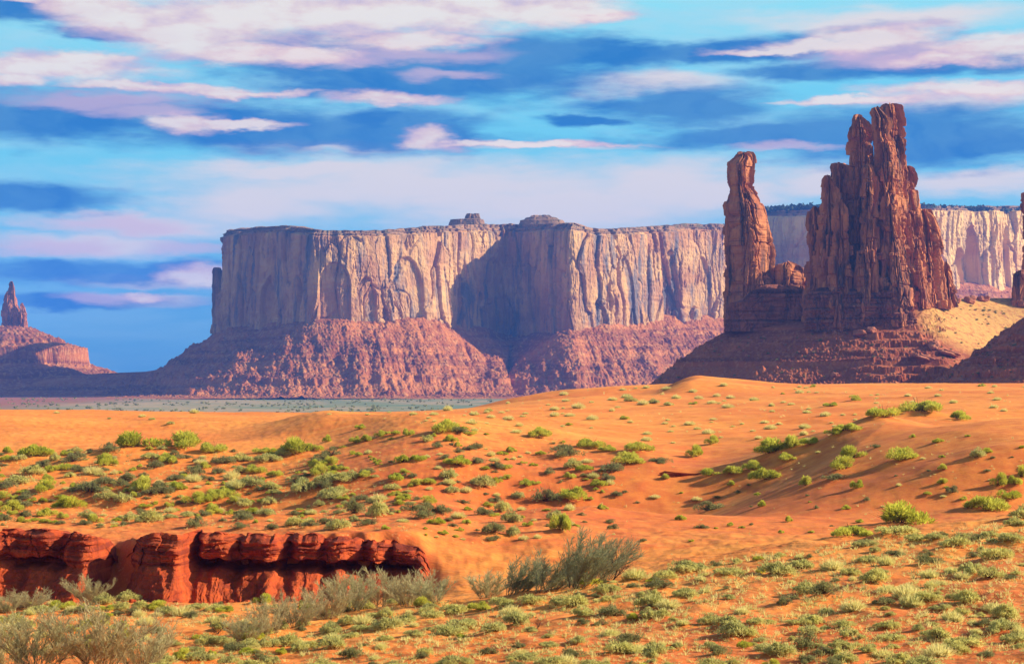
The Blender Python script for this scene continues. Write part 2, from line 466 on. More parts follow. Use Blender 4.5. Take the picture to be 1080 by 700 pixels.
M['straw'] = mat_leaf('dry_grass_blade', (0.68, 0.56, 0.17), (0.80, 0.70, 0.27), (0.66, 0.60, 0.18), 0.5)
M['twig'] = mat_leaf('bare_twig', (0.32, 0.25, 0.11), (0.54, 0.46, 0.21), (0.44, 0.41, 0.18), 0.3)
M['greytwig'] = mat_leaf('grey_tamarisk_twig', (0.19, 0.19, 0.085), (0.38, 0.36, 0.17), (0.30, 0.30, 0.14), 0.3)
M['wood'] = mat_plain('dark_wood', (0.055, 0.032, 0.022), (0.10, 0.06, 0.04))
M['juniper'] = mat_leaf('juniper_needle', (0.04, 0.055, 0.03), (0.075, 0.09, 0.045), (0.06, 0.08, 0.04), 0.1)
# ------------------------------------------------------------------ the ground: one sheet from the eye to the horizon
# front: near slope and floor of the wash.  knots are (distance, picture row) per bearing
FRONT = {
    0:    [(8, 904), (20, 800), (30, 750), (42, 714), (55, 690), (75, 661), (95, 641), (108, 630), (130, 618)],
    135:  [(8, 904), (20, 800), (30, 752), (42, 716), (55, 692), (75, 662), (95, 641), (108, 630), (130, 618)],
    270:  [(8, 904), (20, 800), (30, 752), (42, 716), (55, 690), (72, 662), (90, 645), (108, 631), (130, 618)],
    405:  [(8, 904), (20, 800), (30, 752), (42, 712), (60, 670), (77, 646), (90, 640), (108, 632), (130, 614)],
    540:  [(8, 904), (20, 800), (30, 750), (42, 708), (60, 655), (78, 624), (88, 626), (102, 622), (120, 606)],
    675:  [(8, 904), (20, 800), (30, 748), (42, 704), (60, 645), (80, 600), (92, 606), (112, 596), (130, 580)],
    810:  [(8, 904), (20, 800), (30, 746), (42, 702), (60, 636), (84, 572), (96, 582), (120, 571), (140, 553)],
    945:  [(8, 904), (20, 800), (30, 744), (42, 700), (60, 626), (87, 557), (100, 569), (122, 560), (145, 541)],
    1080: [(8, 904), (20, 800), (30, 742), (42, 697), (60, 616), (89, 536), (103, 550), (130, 540), (150, 526)]}
# back: bench above the wash bank, dunes
BACK = {
    0:    [(60, 620), (108, 561), (125, 536), (150, 508), (180, 484), (215, 463), (260, 446), (320, 434), (370, 431), (460, 432), (700, 433)],
    135:  [(60, 620), (108, 561), (125, 536), (150, 508), (180, 482), (215, 462), (260, 447), (320, 437), (370, 433), (460, 435), (700, 436)],
    270:  [(60, 620), (108, 563), (125, 537), (150, 508), (180, 482), (207, 466), (232, 456), (262, 444), (320, 438), (370, 435), (460, 437), (700, 438)],
    405:  [(60, 620), (108, 567), (125, 547), (150, 514), (175, 486), (200, 463), (240, 448), (300, 441), (360, 436), (420, 435), (500, 437), (700, 438)],
    490:  [(60, 620), (108, 595), (125, 568), (150, 530), (175, 496), (205, 466), (240, 449), (290, 441), (340, 435), (420, 433), (500, 434), (700, 438)],
    540:  [(60, 625), (110, 608), (130, 578), (150, 546), (175, 506), (205, 470), (240, 451), (285, 442), (335, 435), (395, 428), (470, 418), (560, 419), (700, 438)],
    600:  [(60, 625), (110, 604), (130, 574), (150, 545), (172, 512), (200, 480), (235, 456), (285, 442), (335, 435), (395, 426), (470, 410), (560, 412), (700, 438)],
    675:  [(60, 620), (112, 596), (130, 574), (150, 549), (170, 523), (190, 499), (212, 480), (250, 456), (300, 440), (360, 431), (430, 416), (490, 405), (580, 408), (700, 425)],
    740:  [(60, 620), (112, 586), (135, 562), (155, 538), (172, 515), (190, 496), (212, 476), (250, 452), (300, 438), (360, 430), (425, 417), (485, 403), (560, 405), (700, 420)],
    810:  [(60, 612), (120, 571), (140, 555), (155, 531), (170, 507), (190, 482), (215, 463), (250, 449), (300, 437), (360, 426), (430, 414), (500, 405), (600, 408), (700, 418)],
    880:  [(60, 612), (120, 566), (140, 550), (155, 527), (170, 501), (185, 475), (200, 455), (216, 448), (255, 442), (300, 433), (360, 424), (430, 413), (500, 405), (600, 408), (700, 418)],
    945:  [(60, 612), (122, 560), (140, 546), (155, 522), (168, 495), (180, 464), (195, 441), (214, 443), (255, 438), (300, 430), (360, 421), (430, 411), (500, 404), (600, 406), (700, 416)],
    1010: [(60, 612), (122, 552), (142, 536), (157, 515), (170, 490), (185, 465), (200, 449), (220, 445), (260, 436), (300, 428), (360, 418), (430, 410), (500, 404), (600, 406), (700, 416)],
    1080: [(60, 612), (130, 540), (148, 529), (162, 505), (175, 482), (192, 463), (212, 449), (240, 440), (300, 427), (360, 416), (430, 408), (500, 404), (600, 406), (700, 416)]}
LD = np.linspace(math.log(8), math.log(700), 520)
TPX = np.arange(-60, 1141, 6.0)

def surf(tab, sx, sd_):
    cols = sorted(tab)
    Z = np.array([np.interp(LD, np.log([k[0] for k in tab[c]]), [CAMZ - (k[1] - CY) / F * k[0] for k in tab[c]]) for c in cols])
    out = np.array([np.interp(TPX, cols, Z[:, j]) for j in range(len(LD))]).T
    return gblur(gblur(out, sd_, 1), sx, 0)
ZF_ = surf(FRONT, 6.0, 4.0)
ZB_ = surf(BACK, 5.0, 4.0)

def bil(Z, px, d):
    i = np.clip((np.clip(px, -60, 1140) + 60) / 6.0, 0, len(TPX) - 1.001)
    j = np.clip((np.log(np.clip(d, 8, 700)) - LD[0]) / (LD[1] - LD[0]), 0, len(LD) - 1.001)
    i0 = i.astype(int); j0 = j.astype(int); a = i - i0; b = j - j0
    return (Z[i0, j0] * (1 - a) + Z[i0 + 1, j0] * a) * (1 - b) + (Z[i0, j0 + 1] * (1 - a) + Z[i0 + 1, j0 + 1] * a) * b

def gullyf(px):
    return np.exp(-0.5 * ((px - 122) / 12.0) ** 2)

def bank_d(px):
    base = 107.0 + 1.5 * pnoise(px / 75.0, 3.3) + 0.6 * pnoise(px / 22.0, 8.3)
    base = base - 1.6 * np.exp(-0.5 * ((px - 165) / 28.0) ** 2) - 1.2 * np.exp(-0.5 * ((px - 80) / 24.0) ** 2) + 1.4 * np.exp(-0.5 * ((px - 20) / 22.0) ** 2)
    return base + 2.0 * gullyf(px) + 1.0 * np.exp(-0.5 * ((px - 212) / 14.0) ** 2)

def front_z(px, d): return bil(ZF_, px, d)
def back_z(px, d): return bil(ZB_, px, d)

# faces of sand that drop to the left: crest points (column, distance), drop (m), run (m), tail (m)
FACES = [([(470, 235), (482, 205), (470, 180), (452, 155)], 3.0, 12.0, 26.0), ([(345, 268), (352, 250), (348, 234)], 2.6, 8.5, 26.0), ([(650, 152), (605, 132), (575, 110)], 3.2, 13.0, 24.0), ([(742, 480), (738, 455), (730, 432)], 4.2, 8.0, 40.0),
         ([(950, 202), (925, 186), (900, 172), (860, 153)], 3.6, 15.0, 22.0), ([(1124, 146), (1118, 163), (1096, 180)], 7.5, 18.0, 26.0), ([(700, 215), (690, 195), (660, 176)], 1.8, 10.0, 16.0)]
def faces(px, d, x):
    out = 0
    for pts, H, run, tail in FACES:
        ps = sorted(pts, key=lambda p: p[1])
        dd = np.array([p[1] for p in ps], float); cxp = np.array([(p[0] - CX) / F * p[1] for p in ps])
        xc = np.interp(d, dd, cxp) + 1.6 * pnoise(d / 14.0, H)
        span = dd[-1] - dd[0]
        fade = sstep(d, dd[0] - 0.25 * span, dd[0] + 0.2 * span) * (1 - sstep(d, dd[-1] - 0.2 * span, dd[-1] + 0.3 * span))
        u = x - xc
        out = out + fade * H * np.where(u < 0, np.exp(-(u / run) ** 2) , np.exp(-np.clip(u, 0, None) / tail)) - fade * 0.4 * H
    return out

def ground_raw(px, d):
    dune = sstep(px, 418, 500)                        # east of here sand has buried the bank
    w = 1.3 + 26 * dune + 7 * gullyf(px)
    start = bank_d(px) + 1.3 - 14 * dune - 5.0 * gullyf(px)
    t = sstep(d, start, start + w)
    z = front_z(px, d) * (1 - t) + back_z(px, d) * t
    x = (px - CX) / F * d
    far = sstep(d, 100, 170)
    lowf = sstep(d, 120, 200) * (1 - sstep(d, 420, 620))
    z = z + faces(px, d, x)
    z = z + lowf * (0.40 * fbm(x / 26 + 0.02 * d, d / 46, 0, 3, 5) + 0.30 * ridged(x / 17 + d / 60, d / 38, 0, 2, 9) * sstep(px, 180, 420))
    z = z + (0.16 - 0.08 * far) * fbm(x / 3.4, d / 4.2, 0, 3, 21) * (d < 700)
    rough = np.clip(1.0 - sstep(px, 560, 700) * far, 0.15, 1)
    z = z + rough * 0.075 * fbm(x / 0.9, d / 1.3, 0, 3, 31) * (1 - sstep(d, 300, 450))
    # low hummocks thrown up by wind on the near slope, longer along the wind
    z = z + (1 - far) * 0.16 * np.clip(fbm(x / 3.0, d / 1.6, 0, 2, 44), 0, 1)
    # beyond the dunes the land falls to the plain
    k = sstep(d, 560, 1150)
    z = z * (1 - k) + k * 1.2 * fbm(x / 260.0, d / 420.0, 0, 3, 55)
    return z

gpx = np.concatenate([np.arange(-1700, -130, 24.0), np.arange(-130, 1211, 1.25), np.arange(1220, 2800, 24.0)])
gd = np.concatenate([np.exp(np.linspace(math.log(9), math.log(34), 40))[:-1], np.exp(np.linspace(math.log(34), math.log(620), 820)), np.exp(np.linspace(math.log(632), math.log(7600), 100))])
GPX, GD = np.meshgrid(gpx, gd, indexing='ij')
GZ = ground_raw(GPX, GD)
_vi = np.where((gpx >= -130) & (gpx <= 1211))[0]

def gidx(px, d):
    i = np.interp(px, gpx, np.arange(len(gpx))); j = np.interp(d, gd, np.arange(len(gd)))
    return i, j

def ground(px, d):
    i, j = gidx(px, d)
    i = np.minimum(i, len(gpx) - 1.001); j = np.minimum(j, len(gd) - 1.001)
    i0 = i.astype(int); j0 = j.astype(int); a = i - i0; b = j - j0
    return (GZ[i0, j0] * (1 - a) + GZ[i0 + 1, j0] * a) * (1 - b) + (GZ[i0, j0 + 1] * (1 - a) + GZ[i0 + 1, j0 + 1] * a) * b

def find_d(px, py):
    """nearest ground seen at a picture position"""
    i = int(np.clip(round(float(np.interp(px, gpx, np.arange(len(gpx))))), 0, len(gpx) - 1))
    rows = CY + (CAMZ - GZ[i]) / gd * F
    m = (gd > 34) & (gd < 640)
    ok = np.where(m & (rows <= py))[0]
    if not len(ok): return None
    j = ok[0]
    if j == 0: return float(gd[0])
    r0, r1 = rows[j - 1], rows[j]
    t = 0.0 if abs(r0 - r1) < 1e-6 else np.clip((r0 - py) / (r0 - r1), 0, 1)
    return float(gd[j - 1] + t * (gd[j] - gd[j - 1]))

MOUNDS = []   # (px, d, radius, height) sand caught by bushes, filled in by the planting below

def finish_ground():
    for (px, d, r, h) in MOUNDS:
        x0 = (px - CX) / F * d
        rp = r * 2.6 / d * F
        i0, i1 = np.searchsorted(gpx, [px - rp, px + rp]); j0, j1 = np.searchsorted(gd, [d - r * 2.6, d + r * 2.6])
        if i1 <= i0 or j1 <= j0: continue
        sub_d = GD[i0:i1, j0:j1]
        xx = (GPX[i0:i1, j0:j1] - CX) / F * sub_d
        GZ[i0:i1, j0:j1] += h * np.exp(-((xx - x0 + 0.35 * r) ** 2 / (r * 1.25) ** 2 + (sub_d - d) ** 2 / (r * 0.85) ** 2))
    V = np.stack([(GPX - CX) / F * GD, GD, GZ], -1)
    me = make_mesh('ground', V, grid_quads(len(gpx), len(gd))[:, ::-1], True, [M['ground']])
    bd = bank_d(GPX)
    red = np.exp(-np.abs(GD - bd - 1) / 7.0) * (1 - sstep(GPX, 400, 560))
    red = np.maximum(red, 0.55 * (1 - sstep(GD, 50, 90)) * sstep(GPX, 300, 800))
    red = np.maximum(red, 0.62 * sstep(GD, 106, 114) * (1 - sstep(GD, 195, 232)) * sstep(GPX, 300, 400) * (1 - 0.4 * sstep(GPX, 640, 760)))
    red = np.maximum(red, 0.5 * sstep(GD, 108, 118) * (1 - sstep(GD, 150, 200)))
    red = np.maximum(red, 0.8 * np.exp(-0.5 * ((GPX - 735) / 60) ** 2 - 0.5 * ((GD - 196) / 9) ** 2))
    litter = np.clip(1.15 - 0.85 * sstep(GD, 92, 112), 0, 1)
    litter = np.maximum(litter, 0.85 * sstep(GD, 104, 112) * (1 - sstep(GD, 165, 205)) * (1 - sstep(GPX, 380, 520)))
    litter = litter * (1 - sstep(GD, 220, 300))
    for nm, arr in (('red', red), ('litter', litter)):
        at_ = me.attributes.new(nm, 'FLOAT', 'POINT')
        at_.data.foreach_set('value', np.clip(arr, 0, 1).astype(np.float32).ravel())
    o = link('ground', me)
    o['kind'] = 'structure'
    return o

# ------------------------------------------------------------------ the cut bank of the wash
def build_bank():
    u = np.linspace(-330, 474, 1500)
    v = np.concatenate([np.linspace(-0.18, 1.0, 170), 1.0 + np.linspace(0, 1, 14)[1:] * 0.001])
    back = np.concatenate([np.zeros(170), np.linspace(0, 1, 14)[1:]])
    U, Vv = np.meshgrid(u, v, indexing='ij')
    bd = bank_d(U)
    xm = (U - CX) / F * bd
    zb = front_z(U, bd - 2.5)
    zt = back_z(U, bd + 2.6) + 0.10 - 2.0 * gullyf(U) - 0.55 * np.clip(fbm(U / 24.0, 0.7, 0, 3, 61), 0, 1)
    ov = sstep(U, 198, 222) * (1 - sstep(U, 428, 446)) + 0.9 * np.exp(-0.5 * ((U - 42) / 16) ** 2) + 0.05 + 0.6 * (U < -60)
    ov = np.clip(ov + 0.15 * pnoise(U / 19.0, 1.1), 0, 1)
    edge = 0.47 + 0.07 * pnoise(U / 40.0, 5.5) - 0.05 * np.exp(-0.5 * ((U - 40) / 20) ** 2)
    tt = np.clip((Vv + 0.18) / 1.18, 0, 1)
    plain_o = (3.9 + 1.0 * pnoise(U / 26.0, 2.2)) * (1 - tt) ** 1.25 - 0.45 + 0.45 * np.exp(-0.5 * ((Vv - 0.74) / 0.07) ** 2) * sstep(pnoise(U / 33.0, 7.7), -0.2, 0.2)
    slope = 3.6 * (1 - np.clip((Vv + 0.18) / (edge + 0.18), 0, 1)) ** 0.85 + 0.25
    notch = -1.7 * np.exp(-0.5 * ((Vv - edge - 0.06) / 0.062) ** 4)
    ledge = 0.75 * sstep(Vv, edge + 0.09, edge + 0.13) - 0.9 * sstep(Vv, 0.90, 1.0)
    over = np.where(Vv < edge, slope, 0.25) + notch + ledge
    o = plain_o * (1 - ov) + over * ov
    gl = gullyf(U)
    o = o * (1 - 0.75 * gl) - 2.6 * gl
    # buttresses, rills and blocks
    z = zb + Vv * (zt - zb)
    for (gx, gw, gd_) in ((62, 5, 1.3), (206, 5, 1.5), (252, 4, 0.9), (304, 5, 1.3), (341, 3.5, 0.8), (383, 5, 1.4), (412, 4, 1.0), (-40, 6, 1.5), (-120, 6, 1.2)):
        o = o - gd_ * np.exp(-0.5 * ((U - gx + 3.0 * pnoise(z / 0.9, gx)) / gw) ** 2) * sstep(Vv, 0.05, 0.5)
    o = o + 0.60 * fbm(xm / 2.2, z / 2.6, 0, 3, 3)
    sl = (1 - sstep(Vv, edge - 0.02, edge + 0.08))
    o = o + sl * 0.34 * ridged(xm / 0.75 + 0.3 * pnoise(xm, z), z / 3.5, 0, 3, 8)
    f1, f2, cid = worley(xm / 1.5 + 0.35 * pnoise(xm / 0.9, z / 0.9), z / 1.1 + 0.2 * pnoise(xm / 0.7, z, 0, 6), 4)
    blk = (1 - sl * 0.75)
    o = o + blk * (0.42 * (cid - 0.5) - 0.05 * (1 - sstep(f2 - f1, 0.0, 0.12)))
    lay = pnoise(z / 0.16, xm / 9.0, 0, 14)
    o = o + blk * 0.30 * lay + 0.13 * fbm(xm / 0.35, z / 0.28, 0, 3, 17) + 0.12 * (worley(xm / 0.42, z / 0.30, 6)[2] - 0.5) * blk
    o = o * (1 - sstep(back, 0.0, 0.3)) 
    y = bd - o + back * 4.2
    z = z + sstep(back, 0, 1) * (-0.45) + 0.12 * fbm(xm / 0.8, z, 0, 2, 23) * (Vv > 0.3)
    top_edge = sstep(back, 0.0, 1.0)
    fade = 1 - sstep(U, 440, 474)
    z = z - (1 - fade) * 2.5
    V = np.stack([(U - CX) / F * bd + 0.12 * fbm(xm / 0.6, z / 0.5, 0, 2, 40), y, z], -1)
    o_ = link('wash_bank', make_mesh('wash_bank', V, grid_quads(len(u), len(v)), False, [M['bank']]))
    o_['kind'] = 'structure'
build_bank()

# ------------------------------------------------------------------ cliffs
def densify(path, step):
    P = np.array([[*at(px, 0, d)[:2], CAMZ + (CY - yt) / F * d, CAMZ + (CY - yf) / F * d] for (px, d, yt, yf) in path])
    seg = np.hypot(np.diff(P[:, 0]), np.diff(P[:, 1])); s = np.concatenate([[0], np.cumsum(seg)])
    n = int(s[-1] / step) + 2
    q = np.linspace(0, s[-1], n)
    return np.stack([np.interp(q, s, P[:, k]) for k in range(4)], -1), q

def normals2(XY, q, smooth_m):
    st = q[1] - q[0]
    A = gblur(XY, max(1.0, smooth_m / st), 0)
    T = np.gradient(A, axis=0); T /= np.linalg.norm(T, axis=1)[:, None]
    return np.stack([T[:, 1], -T[:, 0]], -1)

def cliff(parent, name, path, mat, step=1.2, rows=190, seed=0, amp=1.0, alcoves=(), batter=7.0, caps=(0.93, 0.965), corner=8.0, capback=5.0):
    A, q = densify(path, step)
    XY = gblur(A[:, :2], corner / step, 0)
    zt = A[:, 2]; zf = A[:, 3]
    N = normals2(A[:, :2], q, 30.0)
    v = np.concatenate([np.linspace(-0.16, 1.0, rows), np.full(4, 1.0)])
    inn = np.concatenate([np.zeros(rows), [3, 8, 16, 30]])
    rise = np.concatenate([np.zeros(rows), [0.5, 0.8, -0.5, -4]])
    Sg, Vg = np.meshgrid(q, v, indexing='ij')
    H = (zt - zf)[:, None]
    Z = zf[:, None] + Vg * H
    w = 14 * pnoise(Sg / 60, Z / 70, 0, seed + 1)
    f1, f2, c1 = worley((Sg + w) / 42, Z / 150 + 0.4 * pnoise(Sg / 30, Z / 60, 0, seed + 2), seed + 3)
    g1, g2, c2 = worley((Sg + w * 0.6) / 11, Z / 62 + 0.5 * pnoise(Sg / 14, Z / 30, 0, seed + 4), seed + 5)
    h1, h2, c3 = worley((Sg + w * 0.3) / 4.2, Z / 26, seed + 6)
    frac = sstep(fbm(Sg / 110, Z / 130, 0, 2, seed + 30), -0.25, 0.45)
    D = 12.0 * (c1 - 0.5) + (1.2 + 6.0 * frac) * (c2 - 0.5) + 1.6 * frac * (c3 - 0.5)
    D -= 3.2 * (1 - sstep(f2 - f1, 0.0, 0.10)) + 2.6 * frac * (1 - sstep(g2 - g1, 0.0, 0.12))
    D += 6 * fbm(Sg / 90, Z / 160, 0, 2, seed + 7) + 1.2 * pnoise(Z / 5.5, Sg / 160, 0, seed + 33) * sstep(pnoise(Sg / 70, Z / 40, 0, seed + 34), -0.2, 0.2) + 1.3 * fbm(Sg / 6, Z / 9, 0, 3, seed + 8)
    # arches spalled out of the face
    for (ax, az, aw, ah, ad) in alcoves:          # along-path metres, height share, half width, half height share, depth
        spx = CX + A[:, 0] / A[:, 1] * F
        ax = q[np.argmin(np.abs(spx - ax) + A[:, 1] * 0.01)]
        r = np.hypot((Sg - ax) / aw, np.where(Vg > az, (Vg - az) / ah, (Vg - az) / 6.0))
        D -= ad * (1 - sstep(r, 0.90, 1.0))
    D *= amp
    # foot and bedded cap set back in ledges
    D += batter * (1 - np.clip(Vg, 0, 1)) ** 1.5
    cn = 0.012 * pnoise(Sg / 45, 0.5, 0, seed + 9)
    for k, c in enumerate(caps):
        D -= capback * sstep(Vg, c + cn, c + cn + 0.006)
    D += 1.6 * pnoise(Z / 2.2, Sg / 80, 0, seed + 12) * sstep(Vg, caps[0] - 0.02, caps[0] + 0.01)
    cap_w = sstep(Vg, 0.9, 1.0)
    D = D * 1.0
    off = D - inn[None, :]
    X = XY[:, 0][:, None] + N[:, 0][:, None] * off
    Yw = XY[:, 1][:, None] + N[:, 1][:, None] * off
    Z = Z + rise[None, :] + (2.2 * fbm(Sg / 25, inn[None, :] / 20 + 0 * Sg, 0, 3, seed + 15)) * (Vg >= 1.0)
    mid = np.zeros(len(v), int); mid[rows - int(rows * 0.055):] = 1
    Q = grid_quads(len(q), len(v))
    mi = np.tile(mid[:-1], (len(q) - 1, 1)).ravel()
    b = np.array(parent.location)
    V = np.stack([X - b[0], Yw - b[1], Z - b[2]], -1)
    pb = np.stack([XY[:, 0] - N[:, 0] * 22 - b[0], XY[:, 1] - N[:, 1] * 22 - b[1], zt - 1.5 - b[2]], -1)[::12]
    tv = np.concatenate([pb, pb + np.array([0, 120.0, 0])]); k = len(pb)
    tq = np.array([[i, i + 1, k + i + 1, k + i] for i in range(k - 1)])
    link('plateau', make_mesh('plateau', tv, tq, True, [M['cap']]), parent)
    return link(name, make_mesh(name, V, Q, False, [M[mat], M['cap']], mi), parent)

def path_sd(path, X, Y):
    """signed distance in front of a cliff path, and foot height of the nearest point"""
    A, q = densify(path, 1e9) if False else (np.array([[*at(px, 0, d)[:2], CAMZ + (CY - yf) / F * d] for (px, d, yt, yf) in path]), None)
    best = np.full(X.shape, 1e18); sg = np.ones(X.shape); zf = np.zeros(X.shape)
    for k in range(len(A) - 1):
        a, b = A[k], A[k + 1]
        e = b[:2] - a[:2]; L2 = e @ e
        t = np.clip(((X - a[0]) * e[0] + (Y - a[1]) * e[1]) / L2, 0, 1)
        dx = X - a[0] - t * e[0]; dy = Y - a[1] - t * e[1]
        d2 = dx * dx + dy * dy
        near = d2 < best
        best = np.where(near, d2, best)
        sg = np.where(near, np.sign(dx * e[1] - dy * e[0]), sg)
        zf = np.where(near, a[2] + t * (b[2] - a[2]), zf)
    poly = np.concatenate([A[:, :2], [[A[-1, 0] + 200, 9000], [A[0, 0] - 200, 9000]]])
    ins = np.zeros(X.shape, bool)
    for i in range(len(poly)):
        (x1, y1), (x2, y2) = poly[i], poly[i - 1]
        if y1 == y2: continue
        ins ^= ((y1 > Y) != (y2 > Y)) & (X < (x2 - x1) * (Y - y1) / (y2 - y1) + x1)
    return np.sqrt(best) * np.where(ins, -1, 1), zf

def talus(parent, name, path, mat, px0, px1, d0, d1, nx, nd, slope=31.0, seed=0, ledges=((0.27, 0.13),), block=1.0, ridge=1.0, extra=None, attrs=None, cs=1.0):
    px = np.linspace(px0, px1, nx); d = np.linspace(d0, d1, nd)
    PX, DD = np.meshgrid(px, d, indexing='ij')
    X = (PX - CX) / F * DD; Y = DD
    s, zf = path_sd(path, X, Y)
    s2 = s + ridge * (22 * fbm(X / 75, Y / 190, 0, 3, seed + 1) + 14 * ridged(X / 34 + Y / 160, Y / 140, 0, 3, seed + 2) * sstep(s, 5, 60))
    L = zf / math.tan(math.radians(slope))
    t = np.clip(s2 / np.maximum(L, 1), 0, 2.2)
    h = np.where(t < 1, 0.955 * (1 - t) ** 1.12 + 0.045, 0.045 * np.exp(-(t - 1) * 3.5))
    for k, (lz, lw) in enumerate(ledges):
        msk = sstep(pnoise(X / 90, Y / 120, 0, seed + 20 + k), -0.35, 0.05)
        lo, hi = lz - lw * 0.5, lz + lw * 0.5
        hr = np.interp(h, [0, lo, lz - 0.012, lz + 0.012, hi, 1], [0, lo, lo + 0.25 * lw, hi - 0.12 * lw, hi, 1])
        h = h + (hr - h) * msk
    Z = zf * h
    on = sstep(s, -2, 10) * (1 - sstep(t, 0.95, 1.4))
    f1, f2, c = worley(X / (13 * cs), Y / (17 * cs), seed + 5)
    Z += block * on * 8.0 * np.clip(0.40 - f1, 0, 1) * sstep(c, 0.62, 1.0) * 2
    f1, f2, c = worley(X / (5.5 * cs), Y / (7.5 * cs), seed + 6)
    Z += block * on * 3.0 * np.clip(0.45 - f1, 0, 1) * (0.3 + c) * 1.6
    Z += on * (1.7 * min(1, cs * 1.3) * fbm(X / 16, Y / 22, 0, 4, seed + 7) + 0.7 * cs * fbm(X / (3.5 * cs), Y / (4.5 * cs), 0, 2, seed + 8))
    if extra is not None: Z = extra(PX, DD, X, Y, Z, s, t)
    Z = np.where(s < 0, Z + np.clip(-s, 0, 12) * 0.4, Z)
    Z = Z - 3.0 * sstep(t, 1.5, 2.2) - 1.0
    b = np.array(parent.location)
    V = np.stack([X - b[0], Y - b[1], Z - b[2]], -1)
    me = make_mesh(name, V, grid_quads(nx, nd)[:, ::-1], False, [M[mat]])
    if attrs:
        for nm, fn in attrs.items():
            a = me.attributes.new(nm, 'FLOAT', 'POINT')
            a.data.foreach_set('value', np.clip(fn(PX, DD, Z, t), 0, 1).astype(np.float32).ravel())
    return link(name, me, parent)

def tube(parent, name, d, prof, mat, depth=0.8, ang=0.0, ex=2.6, n=150, dy=0.55, seed=0, cell=(5.0, 26.0), amp=1.0, layer=0.0, dmin=0.0, crack=1.0, top_round=1.0, lump=0.0):
    """a rock column: prof is its outline as (row, left, right) top to bottom"""
    prof = sorted(prof)
    ys = np.array([p[0] for p in prof], float); xl = np.array([p[1] for p in prof], float); xr = np.array([p[2] for p in prof], float)
    m = max(8, int((ys[-1] - ys[0]) / dy))
    yy = np.linspace(ys[-1], ys[0], m)
    L = np.interp(yy, ys, xl); R = np.interp(yy, ys, xr)
    L = gblur(L, 0.8, 0); R = gblur(R, 0.8, 0)
    k = d / F
    cx = ((L + R) / 2 - CX) * k; rx = (R - L) / 2 * k; z = CAMZ + (CY - yy) * k
    th = np.linspace(0, 2 * math.pi, n, endpoint=False) + math.pi / 2
    ca, sa = np.cos(th), np.sin(th)
    ux = np.sign(ca) * np.abs(ca) ** (2 / ex); uy = np.sign(sa) * np.abs(sa) ** (2 / ex)
    c, s_ = math.cos(ang), math.sin(ang)
    vx = ux * c - uy * s_; vy = ux * s_ + uy * c
    vx /= np.abs(vx).max(); vy /= np.abs(vy).max()
    nl = np.hypot(vx, vy)
    Z = np.repeat(z[:, None], n, 1)
    ry = np.maximum(rx * depth, np.minimum(dmin, rx * 3))
    X = rx[:, None] * vx[None]; Y = ry[:, None] * vy[None]
    Rm = max(rx.mean(), 1.0)
    arc = (th - math.pi / 2)[None] * Rm + 0 * Z
    wv = 0.35 * pnoise(arc / cell[0], Z / cell[1] * 2, 0, seed + 1)
    f1, f2, c1 = worley(arc / cell[0] + wv, Z / cell[1] + wv, seed + 2)
    g1, g2, c2 = worley(arc / (cell[0] * 0.38) + wv, Z / (cell[1] * 0.4) + wv, seed + 3)
    D = cell[0] * (0.70 * (c1 - 0.5) + 0.16 * (c2 - 0.5))
    D -= crack * cell[0] * (0.32 * (1 - sstep(f2 - f1, 0, 0.14)) + 0.10 * (1 - sstep(g2 - g1, 0, 0.16)))
    wx = X + cx[:, None]
    D += cell[0] * (0.20 * fbm(wx / (cell[0] * 1.6), (Y + d) / (cell[0] * 1.6), Z / (cell[1] * 0.6), 3, seed + 4) + 0.10 * fbm(wx / 1.6, (Y + d) / 1.6, Z / 3.0, 3, seed + 5))
    D += lump * (1.2 * fbm(wx / 6.5, (Y + d) / 6.5, Z / 14.0, 2, seed + 9) + 0.7 * ridged(wx / 4.2, (Y + d) / 4.2, Z / 12.0, 2, seed + 10))
    j1, j2, jc = worley(arc / (cell[0] * 1.15) + 0.16 * pnoise(Z / 14.0, arc / 40.0, 0, seed + 11) + 0.05 * pnoise(Z / 3.0, arc / 9.0, 0, seed + 13), 0.5 + 0 * Z, seed + 12)
    jm = sstep(pnoise(Z / (cell[1] * 0.7), arc / 12.0, 0, seed + 14), -0.35, 0.15)
    D -= crack * jm * cell[0] * 0.50 * (1 - sstep(j2 - j1, 0.0, 0.16))
    D += crack * cell[0] * 0.30 * (jc - 0.5)
    bed = np.abs(pnoise(Z / 8.5 + 0.25 * jc * 6, arc / 70.0 + 7 * jc, 0, seed + 15))
    D -= crack * cell[0] * 0.17 * (1 - sstep(bed, 0.0, 0.07)) * sstep(pnoise(arc / 9.0, Z / 16.0, 0, seed + 16), -0.2, 0.2)
    D += crack * cell[0] * 0.16 * np.sign(pnoise(Z / 17.0 + 3 * jc, 11 * jc + 0 * arc, 0, seed + 17))
    if layer:
        D += layer * (0.8 * pnoise(Z / 2.4, arc / 50.0, 0, seed + 6) + 0.5 * pnoise(Z / 1.0, arc / 22.0, 0, seed + 7))
    D *= amp
    lim = np.minimum(1.0, rx / 3.0)[:, None]
    fac = D * lim / nl[None]
    X = X + fac * vx[None]; Y = Y + fac * vy[None]
    Z = Z + 2.4 * (c2 - 0.5) * np.linspace(0, 1, m)[:, None] ** 14 * min(1.0, Rm / 4.0) * crack
    # close the top
    X = np.concatenate([X, X[-1:] * 0.6, X[-1:] * 0.0], 0); Y = np.concatenate([Y, Y[-1:] * 0.6, Y[-1:] * 0.0], 0)
    Z = np.concatenate([Z + 0.25 * fbm(arc / 3, Z / 3, 0, 2, seed + 8), Z[-1:] + 0.15 * rx[-1] * top_round, Z[-1:] * 0 + Z[-1].mean() + 0.25 * rx[-1] * top_round], 0)
    cxx = np.concatenate([cx, cx[-1:], cx[-1:]])
    b = np.array(parent.location) if parent is not None else np.zeros(3)
